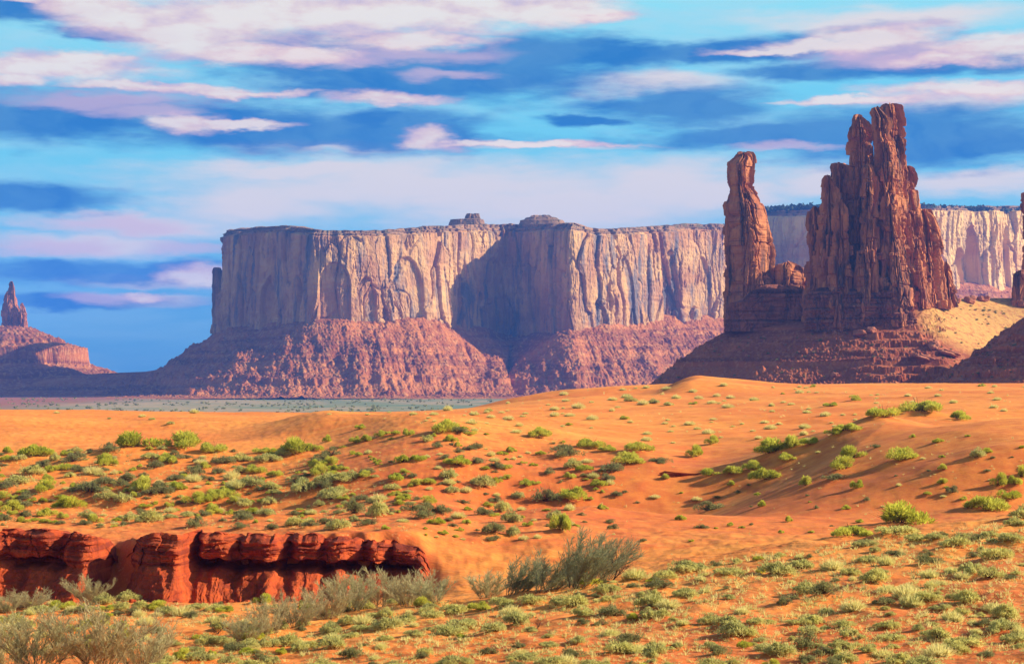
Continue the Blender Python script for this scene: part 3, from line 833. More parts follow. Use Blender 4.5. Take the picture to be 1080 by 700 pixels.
    V = np.stack([X + cxx[:, None] - b[0], Y + d - b[1], Z - b[2]], -1)
    return link(name, make_mesh(name, V, grid_quads(len(Z), n, True), False, [M[mat]]), parent)

# ------------------------------------------------------------------ the long mesa
MP = [(300, 3640, 240, 340), (252, 3560, 241, 341), (243, 3460, 242, 342), (234, 3330, 243, 347), (262, 3225, 239, 343), (300, 3135, 238, 339), (332, 3050, 242, 337), (362, 3060, 243, 336), (400, 3092, 243, 336),
      (455, 3160, 239, 335), (500, 3290, 237, 344), (532, 3375, 236, 352), (560, 3335, 236, 352), (592, 3228, 235, 349), (601, 3190, 235, 347), (614, 3203, 237, 345),
      (640, 3262, 242, 340), (690, 3400, 239, 334), (730, 3480, 236, 332), (764, 3540, 236, 332), (778, 3640, 236, 330), (790, 3900, 238, 325)]
base = at(520, 0, 3200); base[2] = 0
mesa = thing('sandstone_mesa', 'long flat-topped mesa with sheer fluted cliffs and one deep shadowed recess', 'mesa', base)
cliff(mesa, 'cliff', MP, 'mesa', seed=3, amp=1.0, alcoves=((352, 0.35, 26, 0.30, 6), (385, 0.2, 18, 0.28, 7), (428, 0.3, 34, 0.40, 6), (520, 0.25, 40, 0.45, 7), (655, 0.25, 30, 0.45, 5), (705, 0.2, 26, 0.55, 8), (742, 0.3, 20, 0.35, 6), (285, 0.2, 26, 0.3, 9)))
def mesa_extra(PX, DD, X, Y, Z, s, t):
    # spurs of rubble that run out from the buttresses
    for (px, amp_, w) in ((250, 0.10, 16), (420, 0.08, 30), (600, 0.16, 22), (500, -0.10, 16)):
        Z = Z + amp_ * 110 * np.exp(-0.5 * ((PX - px) / w) ** 2) * np.sin(math.pi * np.clip(t, 0, 1)) * (t < 1)
    return Z
talus(mesa, 'talus_slope', MP, 'talus', 40, 830, 2800, 3620, 900, 420, slope=30, seed=5, ledges=((0.20, 0.13), (0.36, 0.05), (0.50, 0.07), (0.64, 0.05), (0.80, 0.07)), extra=mesa_extra)
tube(mesa, 'summit_knob', 3390, [(226, 492, 505), (229, 490.5, 506), (231.4, 490, 507), (231.8, 475, 510), (235, 474, 511), (240, 473, 512)], 'cap', ex=3, amp=0.35, top_round=0, layer=1.2, dy=0.3, seed=41, n=90)
tube(mesa, 'summit_knob', 3390, [(227.8, 560, 580), (229.6, 558, 583), (230, 554, 588), (232.2, 553, 590), (232.6, 549, 594), (236, 548, 596), (240, 547, 597)], 'cap', ex=3, amp=0.35, top_round=0, layer=1.2, dy=0.3, seed=44, n=90)
pill = thing('rock_pillar', 'narrow shaded rock pillar split off the left end of the long mesa by a slit of sky', 'rock pillar', at(229, 346, 3420))
tube(pill, 'shaft', 3420, [(283, 225, 233), (286, 224, 234), (300, 224, 233.5), (320, 224, 233.5), (340, 223.5, 236), (352, 221, 240)], 'mesa', ex=3.5, amp=0.45, cell=(7, 60), seed=47, n=90)

# ------------------------------------------------------------------ the farther mesa at the right
FP = [(800, 4600, 226, 318), (790, 4200, 224, 320), (793, 3950, 222, 326), (815, 3800, 222, 326), (856, 3690, 221, 325), (900, 3600, 219, 318), (935, 3600, 218, 310), (965, 3660, 217, 302), (1000, 3760, 217, 299), (1040, 3830, 217, 300),
      (1080, 3930, 217, 300), (1140, 4080, 218, 302), (1220, 4030, 218, 303), (1320, 4130, 219, 306), (1500, 4500, 226, 320)]
base = at(960, 0, 3700); base[2] = 0
fmesa = thing('sandstone_mesa', 'pale far mesa with a dark scrubby rim, behind the tall rock spires at right', 'mesa', base)
cliff(fmesa, 'cliff', FP, 'far_mesa', seed=23, amp=1.15, alcoves=((1026, 0.40, 26, 0.36, 34), (1012, 0.25, 14, 0.22, 16), (985, 0.3, 9, 0.25, 10), (1062, 0.5, 12, 0.25, 12)), step=1.6, capback=7)
talus(fmesa, 'talus_slope', FP, 'talus', 740, 1560, 3050, 4350, 620, 340, slope=29, seed=25)
def scrub(name, pts, size, mat):
    n = len(pts); k = 16
    c = np.repeat(np.array(pts), k, 0)
    r = np.repeat(np.array(size), k)[:, None]
    p = c + rng.normal(size=(n * k, 3)) * r * np.array([0.5, 0.5, 0.28]) + np.array([0, 0, 1]) * r * 0.35
    a = rng.normal(size=(n * k, 3)); a /= np.linalg.norm(a, axis=1)[:, None]
    bb = np.cross(a, rng.normal(size=(n * k, 3))); bb /= np.linalg.norm(bb, axis=1)[:, None]
    a *= r * 0.34; bb *= r * 0.34
    V = np.stack([p - a - bb, p + a - bb, p + a + bb, p - a + bb], 1).reshape(-1, 3)
    Q = np.arange(n * k * 4).reshape(-1, 4)
    return make_mesh(name, V, Q, False, [M[mat]], tint=np.repeat(rng.random(n * k), 4))
pts = []; sz = []
for i in range(1500):
    px = rng.uniform(800, 1140); w = np.interp(px, [p[0] for p in FP], [p[1] for p in FP]) + rng.uniform(14, 240)
    zt = CAMZ + (CY - np.interp(px, [p[0] for p in FP], [p[2] for p in FP])) / F * (w)
    P = at(px, 0, w); pts.append([P[0], P[1], CAMZ + (CY - 219.5) / F * 3650 + (np.interp(w, [3600, 4300], [0, 40])) + rng.uniform(-3, 1)]); sz.append(rng.uniform(4, 9))
sc_ = link('juniper_scrub', scrub('juniper_scrub', pts, sz, 'juniper')); sc_['kind'] = 'stuff'

# ------------------------------------------------------------------ the butte at far left
D0 = 3750
BL = thing('sandstone_butte', 'stepped conical butte crowned by a shaded rock finger, at far left', 'butte', at(8, 432, D0) * np.array([1, 1, 0]))
def butte_hill():
    px = np.linspace(-190, 190, 460); d = np.linspace(3330, 4150, 330)
    PX, DD = np.meshgrid(px, d, indexing='ij')
    X = (PX - CX) / F * DD; Y = DD
    c = at(10, 0, D0)
    r0 = np.hypot(X - c[0], (Y - c[1]) * 1.12)
    th = np.arctan2(Y - c[1], X - c[0])
    r = r0 + 12 * fbm(X / 60, Y / 60, 0, 3, 71) + 8 * ridged(np.cos(th) * 4, np.sin(th) * 4, 0, 2, 72) * sstep(r0, 30, 90)
    m = D0 / F
    zr = lambda y: CAMZ + (CY - y) * m
    rr = np.array([0, 20, 26, 56, 57.5, 76, 82, 84, 110, 118, 120, 150, 185, 260]) * m
    zz = np.array([zr(343), zr(344), zr(346), zr(357.5), zr(361), zr(365), zr(366.5), zr(383), zr(391), zr(394), zr(402), zr(414), zr(421), 0])
    Z = np.interp(r, rr, zz)
    f1, f2, cc = worley(X / 9, Y / 11, 73)
    Z += 5 * np.clip(0.42 - f1, 0, 1) * cc * 1.6 + 2.5 * fbm(X / 14, Y / 18, 0, 4, 74)
    b = np.array(BL.location)
    return link('talus_slope', make_mesh('talus_slope', np.stack([X - b[0], Y - b[1], Z - 1.5], -1), grid_quads(460, 330)[:, ::-1], False, [M['talus']]), BL)
butte_hill()
tube(BL, 'rock_finger', D0, [(297, 11, 13), (300, 9.5, 14.5), (306, 9, 15.5), (312, 5, 17), (322, 3, 19), (332, 2.5, 24), (342, 3, 27), (352, 1, 30)], 'spire', cell=(7, 50), amp=0.6, seed=51, n=110)
tube(BL, 'rock_finger', D0 - 12, [(320, 22, 24), (324, 21, 25.5), (332, 20, 28), (340, 20, 28.5), (350, 18, 30)], 'spire', cell=(5, 30), amp=0.6, seed=53, n=90)
# low rubble ridge closing the gap between butte and mesa
rid = thing('rubble_ridge', 'low shaded rubble ridge between the far left butte and the long mesa', 'ridge', at(140, 0, 3480) * np.array([1, 1, 0]))
RP = [(-140, 3620, 392, 404), (40, 3560, 392, 399), (110, 3520, 392, 395.5), (150, 3500, 392, 394), (185, 3480, 386, 388), (230, 3470, 380, 380), (300, 3460, 380, 378)]
talus(rid, 'talus_slope', RP, 'talus', -170, 330, 3160, 3660, 420, 260, slope=13, seed=81, block=0.8)
# ------------------------------------------------------------------ the hill of red rubble and the spires on it
SD = 1250.0
SP = [(786, 1400, 330, 352), (768, 1320, 330, 347), (766, 1285, 330, 346), (800, 1268, 330, 345), (860, 1235, 330, 344), (925, 1218, 330, 343), (958, 1222, 330, 340), (975, 1250, 318, 322), (1010, 1285, 317, 320),
      (1060, 1310, 316, 319), (1110, 1320, 316, 319), (1200, 1330, 318, 324), (1340, 1420, 330, 350)]
hb = at(900, 0, 1220); hb[2] = 0
hill = thing('rubble_hill', 'dark red rubble hill with broken ledges under the tall rock spires', 'hill', hb)
def hill_extra(PX, DD, X, Y, Z, s, t):
    # broken red ledges on the right part, smooth scree on the left
    m = sstep(PX, 868, 925) * (1 - sstep(PX, 1010, 1050))
    zn = Z + 1.3 * fbm(X / 14, Y / 14, 0, 3, 91)
    st = 5.5
    fr = zn / st - np.floor(zn / st)
    Zt = (np.floor(zn / st) + sstep(fr, 0.44, 0.58)) * st
    keep = sstep(fbm(X / 18, zn / 5, 0, 3, 93), -0.25, 0.1)
    Z = Z + (Zt - zn) * m * keep * 0.8 * sstep(s, 1, 8)
    gn = sstep(PX, 985, 1005)
    Z = np.where(gn > 0, Z * (1 - gn) + gn * gblur(gblur(Z, 14, 0), 14, 1), Z)
    return Z
def grass_at(PX, DD, Z, t):
    row = CY + (CAMZ - Z) / DD * F
    g = sstep(PX + (row - 322) * 0.0, 958, 985) * sstep(398 - row + (PX - 985) * 0.45, 36, 52)
    return g
talus(hill, 'scree_slope', SP, 'spire_talus', 620, 1360, 1085, 1440, 900, 460, slope=33, seed=85, ledges=((0.62, 0.10),), block=0.42, cs=0.42, ridge=0.28, extra=hill_extra, attrs={'grass': grass_at})

tow = thing('rock_tower', 'single leaning square-headed rock tower standing left of the tall spire cluster', 'rock tower', at(790, 346, 1295))
tube(tow, 'shaft', 1295, [(163, 778, 791), (165, 777, 793), (168, 775, 794.5), (172, 769, 795), (185, 768.5, 795), (192, 769.5, 795), (195.5, 770.5, 793), (199, 771, 793.5), (204, 769.5, 797), (212, 767, 802), (216, 764.5, 806), (222, 765, 808), (237, 764, 812),
     (252, 763, 817), (275, 764, 816), (300, 764, 815), (325, 765, 815), (352, 765, 816)], 'spire', depth=0.95, ang=math.radians(47), ex=5.5, amp=0.52, cell=(6, 30), seed=101, n=260, layer=0.7, lump=0.8, crack=1.3)
stb = thing('rock_stub', 'low broken rock stubs on a ledge between the square-headed tower and the tall spires', 'rock stub', at(825, 345, 1285))
tube(stb, 'block', 1288, [(278.5, 826, 834), (280, 818, 843), (284, 814, 847), (300, 813, 848), (322, 811, 851)], 'spire', depth=0.9, ang=math.radians(35), ex=5.5, amp=0.62, cell=(5, 22), seed=104, lump=0.5, crack=1.4)
tube(stb, 'block', 1284, [(290, 800, 808), (293, 796.5, 812), (300, 794, 816), (322, 791, 824)], 'spire', depth=0.9, ang=0.3, ex=4, amp=0.5, cell=(4, 14), seed=107, crack=1.3)
tube(stb, 'block', 1290, [(279, 850.5, 852), (285, 849, 853.5), (300, 848, 855.5), (325, 845, 859)], 'spire', depth=1.2, ang=0.7, ex=3, amp=0.35, cell=(4, 20), seed=109, n=80)
tube(stb, 'ledge', 1276, [(306, 796, 846), (309, 792, 852), (318, 780, 855), (320, 768, 858), (334, 767, 860), (350, 764, 862)], 'plinth', depth=0.30, dmin=8, ex=4, amp=0.42, cell=(6, 8), layer=1.7, dy=0.3, seed=112, n=260)

spr = thing('rock_spires', 'tall cluster of fused rock spires with two pinnacles, on the red rubble hill at right', 'rock spires', at(910, 344, SD))
CL = [
 ('A', 1257, [(221, 857, 867), (223, 854, 869), (228, 854, 870), (250, 853, 872), (280, 851, 874), (310, 849, 877), (350, 849, 882)], 1.1, 0.5, 4.0, 120),
 ('B', 1243, [(188, 868.5, 878), (192, 867.5, 880), (205, 864.5, 885), (222, 862, 889), (250, 861, 893), (300, 859, 896), (350, 857, 900)], 1.0, 0.6, 3.2, 124),
 ('C', 1258, [(175, 881, 893), (178, 879.5, 895), (182, 879, 896), (195, 876, 900), (215, 872, 904), (250, 868, 908), (300, 866, 912), (350, 864, 914)], 1.0, 0.3, 3.6, 128),
 ('D', 1251, [(124, 901, 911), (127.5, 898.5, 916), (134, 896.5, 919), (140, 895.5, 921.5), (146, 896, 922), (149, 898.5, 919), (153, 897.5, 921), (170, 897, 922), (200, 894.5, 924), (230, 891, 927), (260, 888, 930), (300, 886, 932), (350, 884, 934)], 0.95, 0.4, 3.0, 132),
 ('D2', 1231, [(176, 910, 919), (183, 909, 922), (200, 908, 924.5), (240, 905, 927), (290, 901, 930), (350, 899, 933)], 1.0, 0.75, 3.0, 136),
 ('E', 1237, [(115.5, 921.5, 927), (118, 921.5, 930), (121, 921.5, 934), (125, 921.5, 938), (134, 921.5, 940), (140, 924, 936), (144, 924, 937), (150, 922.5, 943), (165, 922.5, 948), (185, 922.5, 951), (220, 923, 953), (260, 922, 956), (300, 921, 959), (350, 920, 962)], 0.95, 0.6, 3.4, 140),
 ('F', 1252, [(112.5, 932, 947), (114.5, 931.5, 949), (120, 931, 950), (126, 930, 951.5), (145, 930, 951), (165, 930, 952), (200, 930, 955), (240, 930, 962), (300, 930, 968), (350, 930, 972)], 1.0, 0.5, 3.8, 144),
 ('G', 1258, [(178, 953.5, 960), (181, 952, 962), (186, 951, 963), (196, 950, 964.5), (207, 949, 966), (220, 947, 970), (240, 946, 974), (280, 944, 979), (330, 942, 984)], 1.0, 0.45, 3.2, 148),
 ('E2', 1229, [(206, 934, 939), (212, 932, 943), (228, 931, 946), (248, 931, 950), (262, 930, 955), (280, 929, 957), (300, 928, 960), (345, 926, 963)], 1.0, 0.8, 3.0, 152),
 ('C2', 1233, [(214, 884, 888), (222, 881, 892), (250, 878, 896), (300, 874, 900), (350, 872, 903)], 1.0, 0.6, 3.0, 156),
 ('H', 1262, [(223, 968, 978), (226, 967.5, 980), (232, 966.5, 984), (240, 966, 988), (255, 965, 991), (275, 964, 995), (300, 963, 998), (326, 962, 1001)], 0.9, 0.5, 3.6, 160),
 ('H2', 1250, [(252, 966, 971), (262, 963, 974), (290, 961, 978), (326, 960, 982)], 0.9, 0.7, 3.2, 164),
 ('I', 1266, [(278, 997, 1000), (281, 995.5, 1002), (286, 994.5, 1004), (300, 994, 1006), (312, 993, 1009), (324, 991, 1014)], 0.9, 0.5, 2.8, 168)]
for (nm, d, prof, dep, ang, ex, seed) in CL:
    prof = [(y, l + (0.06 * (r - l) if 190 < y < 300 else 0.02 * (r - l)), r - (0.06 * (r - l) if 190 < y < 300 else 0.02 * (r - l))) for (y, l, r) in prof]
    tube(spr, 'spire_column', d, prof, 'spire', depth=dep, ang=ang, ex=ex, amp=0.8, cell=(5.4, 38), seed=seed, n=220, layer=0.35, lump=1.0, crack=1.5)
PB = [
 (1238, [(308, 858, 898), (310, 854, 902), (326, 852, 905), (350, 850, 908)], 0.7, 172),
 (1232, [(309, 890, 928), (311, 886, 932), (326, 884, 936), (350, 882, 940)], 0.7, 176),
 (1228, [(305, 930, 957), (308, 928, 960), (316, 926.5, 961.5), (330, 926, 962), (346, 924, 965)], 0.8, 180)]
for (d, prof, dep, seed) in PB:
    tube(spr, 'plinth', d, prof, 'plinth', depth=dep, ang=0.1, ex=3.4, amp=0.75, cell=(4.4, 9), layer=2.3, lump=0.5, dy=0.3, seed=seed, n=200)

edge = thing('rock_tower', 'rock tower cut off by the right edge, on the grassy shoulder of the hill', 'rock tower', at(1080, 320, 1330))
tube(edge, 'shaft', 1330, [(205, 1078, 1094), (212, 1076.5, 1098), (222, 1077, 1100), (226, 1081, 1100), (262, 1081, 1104), (284, 1079, 1106), (324, 1077, 1112)], 'spire', amp=0.6, cell=(5, 30), seed=190, ex=3.5)
tube(edge, 'shaft', 1318, [(287, 1072, 1084), (290, 1069, 1086), (304, 1068.5, 1088), (324, 1067, 1090)], 'spire', amp=0.5, cell=(5, 20), seed=193, ex=3.5)

# the nearer red hill at the right edge
NP = [(1060, 1240, 320, 352), (1075, 1120, 320, 338), (1090, 1060, 320, 328), (1125, 1010, 320, 312), (1170, 1000, 320, 300), (1230, 1010, 320, 300), (1330, 1100, 320, 330)]
nb = at(1110, 0, 1000); nb[2] = 0
nh = thing('rubble_hill', 'nearer bare red hill with its shaded left flank, cut off by the right edge', 'hill', nb)
def nh_extra(PX, DD, X, Y, Z, s, t):
    zn = Z + 2.0 * fbm(X / 12, Y / 12, 0, 3, 98)
    st = 6.0
    fr = zn / st - np.floor(zn / st)
    return Z + ((np.floor(zn / st) + sstep(fr, 0.4, 0.65)) * st - zn) * 0.55 * sstep(fbm(X / 15, zn / 5, 0, 3, 99), -0.2, 0.15)
talus(nh, 'rubble_slope', NP, 'spire_talus', 960, 1380, 850, 1180, 480, 360, slope=33, seed=97, ledges=(), block=0.45, cs=0.42, ridge=0.3, extra=nh_extra)

# fallen blocks
def rock_mesh(name, seed, mat, sub=4, flat=0.6):
    r = np.random.default_rng(seed)
    n, m = 40, 24
    th = np.linspace(0, 2 * math.pi, n, endpoint=False); ph = np.linspace(-1.5, 1.5, m)
    T_, P_ = np.meshgrid(th, ph)
    e = 0.62
    sp = lambda v: np.sign(v) * np.abs(v) ** e
    x = sp(np.cos(P_)) * sp(np.cos(T_)); y = sp(np.cos(P_)) * sp(np.sin(T_)); z = sp(np.sin(P_))
    f1, f2, c = worley(x * 1.3 + z + seed, y * 1.3 - z, seed % 7)
    k = 1 + 0.30 * fbm(x * 0.9 + seed, y * 0.9, z * 0.9, 3, seed % 50) + 0.22 * (c - 0.5)
    V = np.stack([x * k * 0.5, y * k * 0.42, z * k * 0.5 * flat + 0.5 * flat * 0.7], -1)
    return make_mesh(name, V, grid_quads(m, n, True), False, [M[mat]])
RK = [rock_mesh('boulder', 5 + 7 * k, 'boulder', flat=[0.55, 0.8, 0.45, 0.65][k]) for k in range(4)]
def hill_point(px, py, obj_):
    return None
dg = bpy.context.evaluated_depsgraph_get()
from mathutils.bvhtree import BVHTree
def bvh(o):
    me = o.data; off = o.parent.location if o.parent else Vector((0, 0, 0))
    n = len(me.vertices); co = np.empty(n * 3, np.float32); me.vertices.foreach_get('co', co)
    co = co.reshape(-1, 3) + np.array(off)
    q = np.empty(len(me.loops), np.int32); me.loops.foreach_get('vertex_index', q)
    return BVHTree.FromPolygons(co.tolist(), q.reshape(-1, 4).tolist())
scree = [c for c in hill.children][0]; scree2 = [c for c in nh.children][0]
TB = [bvh(scree), bvh(scree2)]
def hill_hit(px, py):
    dirv = Vector(((px - CX) / F, 1.0, (CY - py) / F)).normalized()
    o = Vector((0, 0, CAMZ)); best = None
    for t in TB:
        h = t.ray_cast(o, dirv)
        if h[0] is not None and (best is None or h[3] < best[1]): best = (h[0], h[3])
    return best[0] if best else None
BOULD = [(998, 372, 22, 'long slanting slab of red rock on the crest of the red ledges'), (985, 366, 14, 'blocky red boulder on the ledge crest beside the slanting slab'),
         (907, 352, 15, 'pale red boulder leaning at the foot of the tall spires'), (919, 349, 11, 'small brown boulder at the foot of the tall spires'),
         (972, 376, 20, 'flat tilted red slab on the broken ledges below the spires'), (1022, 318, 12, 'brown boulder on the grassy shoulder right of the spires'),
         (1037, 316, 16, 'low brown rock heap on the grassy shoulder right of the spires'), (1008, 318, 10, 'rounded boulder just right of the thin end spire'),
         (1022, 384, 10, 'small tan slab below the long slanting slab'), (1060, 360, 13, 'tan block on the shaded hill at the right edge'),
         (1052, 378, 10, 'red block low on the shaded hill at the right edge'), (880, 396, 9, 'small red boulder at the hill foot just above the dune'),
         (1010, 402, 13, 'bright red block at the hill foot just above the dune crest'), (952, 330, 9, 'small block against the spire plinth')]
for k, (px, py, wpx, lab) in enumerate(BOULD):
    h = hill_hit(px, py)
    if h is None: continue
    o = link('boulder', RK[k % 4]); s_ = wpx * h.y / F
    o.location = h - Vector((0, 0, 0.12 * s_)); o.scale = (s_, s_, s_ * (0.9 if k not in (0, 4) else 0.5)); o.rotation_euler = (0.12 * (k % 3 - 1), 0.25 if k in (0, 4) else 0.05, k * 1.3 if k not in (0, 4) else 0.2)
    tag(o, lab, 'boulder', 'boulders on the rubble hills')
# ------------------------------------------------------------------ plants
def blades(B, D, L, Wd, tip=0.25):
    """flat blades: base point, direction, length, width"""
    n = len(B)
    D = D / np.maximum(np.linalg.norm(D, axis=1), 1e-6)[:, None]
    sd_ = np.cross(D, rng.normal(size=(n, 3)))
    sd_ /= np.maximum(np.linalg.norm(sd_, axis=1), 1e-6)[:, None]
    w = np.asarray(Wd)[:, None] * 0.5 * sd_
    T_ = B + D * np.asarray(L)[:, None]
    return np.stack([B - w, B + w, T_ + w * tip, T_ - w * tip], 1).reshape(-1, 3)

def bush_mesh(name, kind, seed):
    r = np.random.default_rng(seed)
    Vs, ts, mi, Ns = [], [], [], []
    if kind == 'straw':
        n = 800
        a = r.random(n) * 2 * math.pi; q = r.random(n) ** 0.5
        B = np.stack([np.cos(a) * q * 0.26, np.sin(a) * q * 0.26, np.zeros(n)], 1)
        D = np.stack([np.cos(a) * q * 0.75, np.sin(a) * q * 0.75, 0.45 + 0.6 * r.random(n)], 1) + r.normal(size=(n, 3)) * 0.15
        Vs.append(blades(B, D, r.uniform(0.20, 0.50, n) * (1.15 - 0.5 * q), r.uniform(0.020, 0.040, n))); Ns.append(D * 0.6 + r.normal(size=(n, 3)) * 0.35 + np.array([0.15, -0.1, 0.6])); ts.append(np.repeat(r.random(n), 4)); mi += [0] * n
    else:
        nl = {'rabbit': 11, 'sage': 13, 'dull': 11}[kind]; n = {'rabbit': 2600, 'sage': 1900, 'dull': 1500}[kind]
        a = r.random(nl) * 2 * math.pi; q = np.sqrt(r.random(nl)) * 0.40
        R = r.uniform(0.09, 0.23, nl)
        C = np.stack([np.cos(a) * q, np.sin(a) * q, 0.07 + (0.42 - q) * r.uniform(0.15, 1.0, nl)], 1)
        k = r.integers(0, nl, n)
        dr = r.normal(size=(n, 3)); dr[:, 2] = np.abs(dr[:, 2]) * 1.1 - 0.35
        dr /= np.linalg.norm(dr, axis=1)[:, None]
        P = C[k] + dr * (R[k] * (0.35 + 0.65 * r.random(n) ** 0.45))[:, None]
        P[:, 2] = np.maximum(P[:, 2], 0.01)
        up = np.array([0, 0, 1.0])
        if kind == 'rabbit':
            D = dr * 0.7 + up * 0.75 + r.normal(size=(n, 3)) * 0.3; L = r.uniform(0.05, 0.115, n); Wd = r.uniform(0.016, 0.030, n)
        elif kind == 'sage':
            D = dr * 0.9 + up * 0.4 + r.normal(size=(n, 3)) * 0.5; L = r.uniform(0.045, 0.10, n); Wd = r.uniform(0.018, 0.036, n)
        else:
            D = dr * 0.9 + up * 0.3 + r.normal(size=(n, 3)) * 0.6; L = r.uniform(0.04, 0.10, n); Wd = r.uniform(0.014, 0.030, n)
        Vs.append(blades(P, D, L, Wd, 0.4)); Ns.append(dr * 0.9 + (P - np.array([0, 0, 0.05])) * 1.2 + r.normal(size=(n, 3)) * 0.35 + np.array([0, 0, 0.25]))
        lobe_t = r.random(nl)
        ts.append(np.repeat(np.clip(0.55 * lobe_t[k] + 0.45 * r.random(n), 0, 1), 4)); mi += [0] * n
        # woody stems and a few sprigs that stick out
        m = {'rabbit': 60, 'sage': 110, 'dull': 130}[kind]
        a = r.random(m) * 2 * math.pi; t = r.random(m)
        B = np.stack([np.cos(a) * 0.05, np.sin(a) * 0.05, np.zeros(m)], 1)
        D = np.stack([np.cos(a) * t, np.sin(a) * t, 0.15 + r.random(m)], 1)
        Vs.append(blades(B, D, r.uniform(0.25, 0.58, m), r.uniform(0.008, 0.016, m), 0.3)); Ns.append(D); ts.append(np.repeat(r.random(m), 4)); mi += [1] * m
    V = np.concatenate(Vs)
    N_ = np.concatenate(Ns); N_ /= np.maximum(np.linalg.norm(N_, axis=1), 1e-6)[:, None]
    return make_mesh(name, V, np.arange(len(V)).reshape(-1, 4), False, [M[kind], M['wood']], mi, np.concatenate(ts))

KINDNAME = {'rabbit': 'rabbitbrush', 'sage': 'sagebrush', 'dull': 'blackbrush', 'straw': 'grass_tuft'}
CAT = {'rabbit': 'rabbitbrush', 'sage': 'sagebrush', 'dull': 'dark shrub', 'straw': 'grass tuft'}
LOOK = {'rabbit': 'yellow-green rabbitbrush', 'sage': 'grey-green sagebrush', 'dull': 'dark scrubby bush', 'straw': 'straw-coloured grass tuft'}
BUSH = {k: [bush_mesh(KINDNAME[k], k, 100 + 13 * i + 7 * j) for i in range(6)] for j, k in enumerate(('rabbit', 'sage', 'dull', 'straw'))}

def zone(px, d):
    if d < 94:
        if px > 790: return 'on the near slope at right'
        if px > 500: return 'on the near slope at centre'
        return 'on the near sand beside the wash floor'
    if px < 440:
        if d < bank_d(np.array(px)) + 1: return 'on the wash floor below the red bank'
        if d < 124: return 'along the top of the red bank'
        if d < 158: return 'on the shrubby bench above the red bank'
        if d < 235: return 'at the back of the shrubby bench'
        return 'on the smooth dune behind the shrubby bench'
    if d < 165: return 'on the dune slope dropping into the wash' if px < 660 else 'on the shaded face of the right-hand dune'
    if d < 240: return 'on the dune shoulder at centre' if px < 800 else 'along the crest of the right-hand dune'
    if d < 420: return 'on the flat sand behind the dune crest'
    return 'on the farthest dune under the spires'

PLANTED = []      # px, py, width px
COUNT = {}
BUSHES = []
def plant(px, py, wpx, hpx, kind, label=None, sink=0.03, spacing=0.0):
    if spacing:
        for (qx, qy, qw) in PLANTED:
            if abs(qx - px) < spacing * (wpx + qw) * 0.5 and abs(qy - py) < spacing * (wpx + qw) * 0.22: return False
    d = find_d(px, py)
    if d is None: return False
    d = d + 0.2 * wpx / F * d
    w = wpx / F * d
    PLANTED.append((px, py, wpx))
    if d < 400: MOUNDS.append((px, d, w * 0.55, w * (0.10 if kind != 'straw' else 0.05)))
    BUSHES.append((px, d, w, hpx / F * d, kind, wpx, label))
    COUNT[kind] = COUNT.get(kind, 0) + 1
    return True

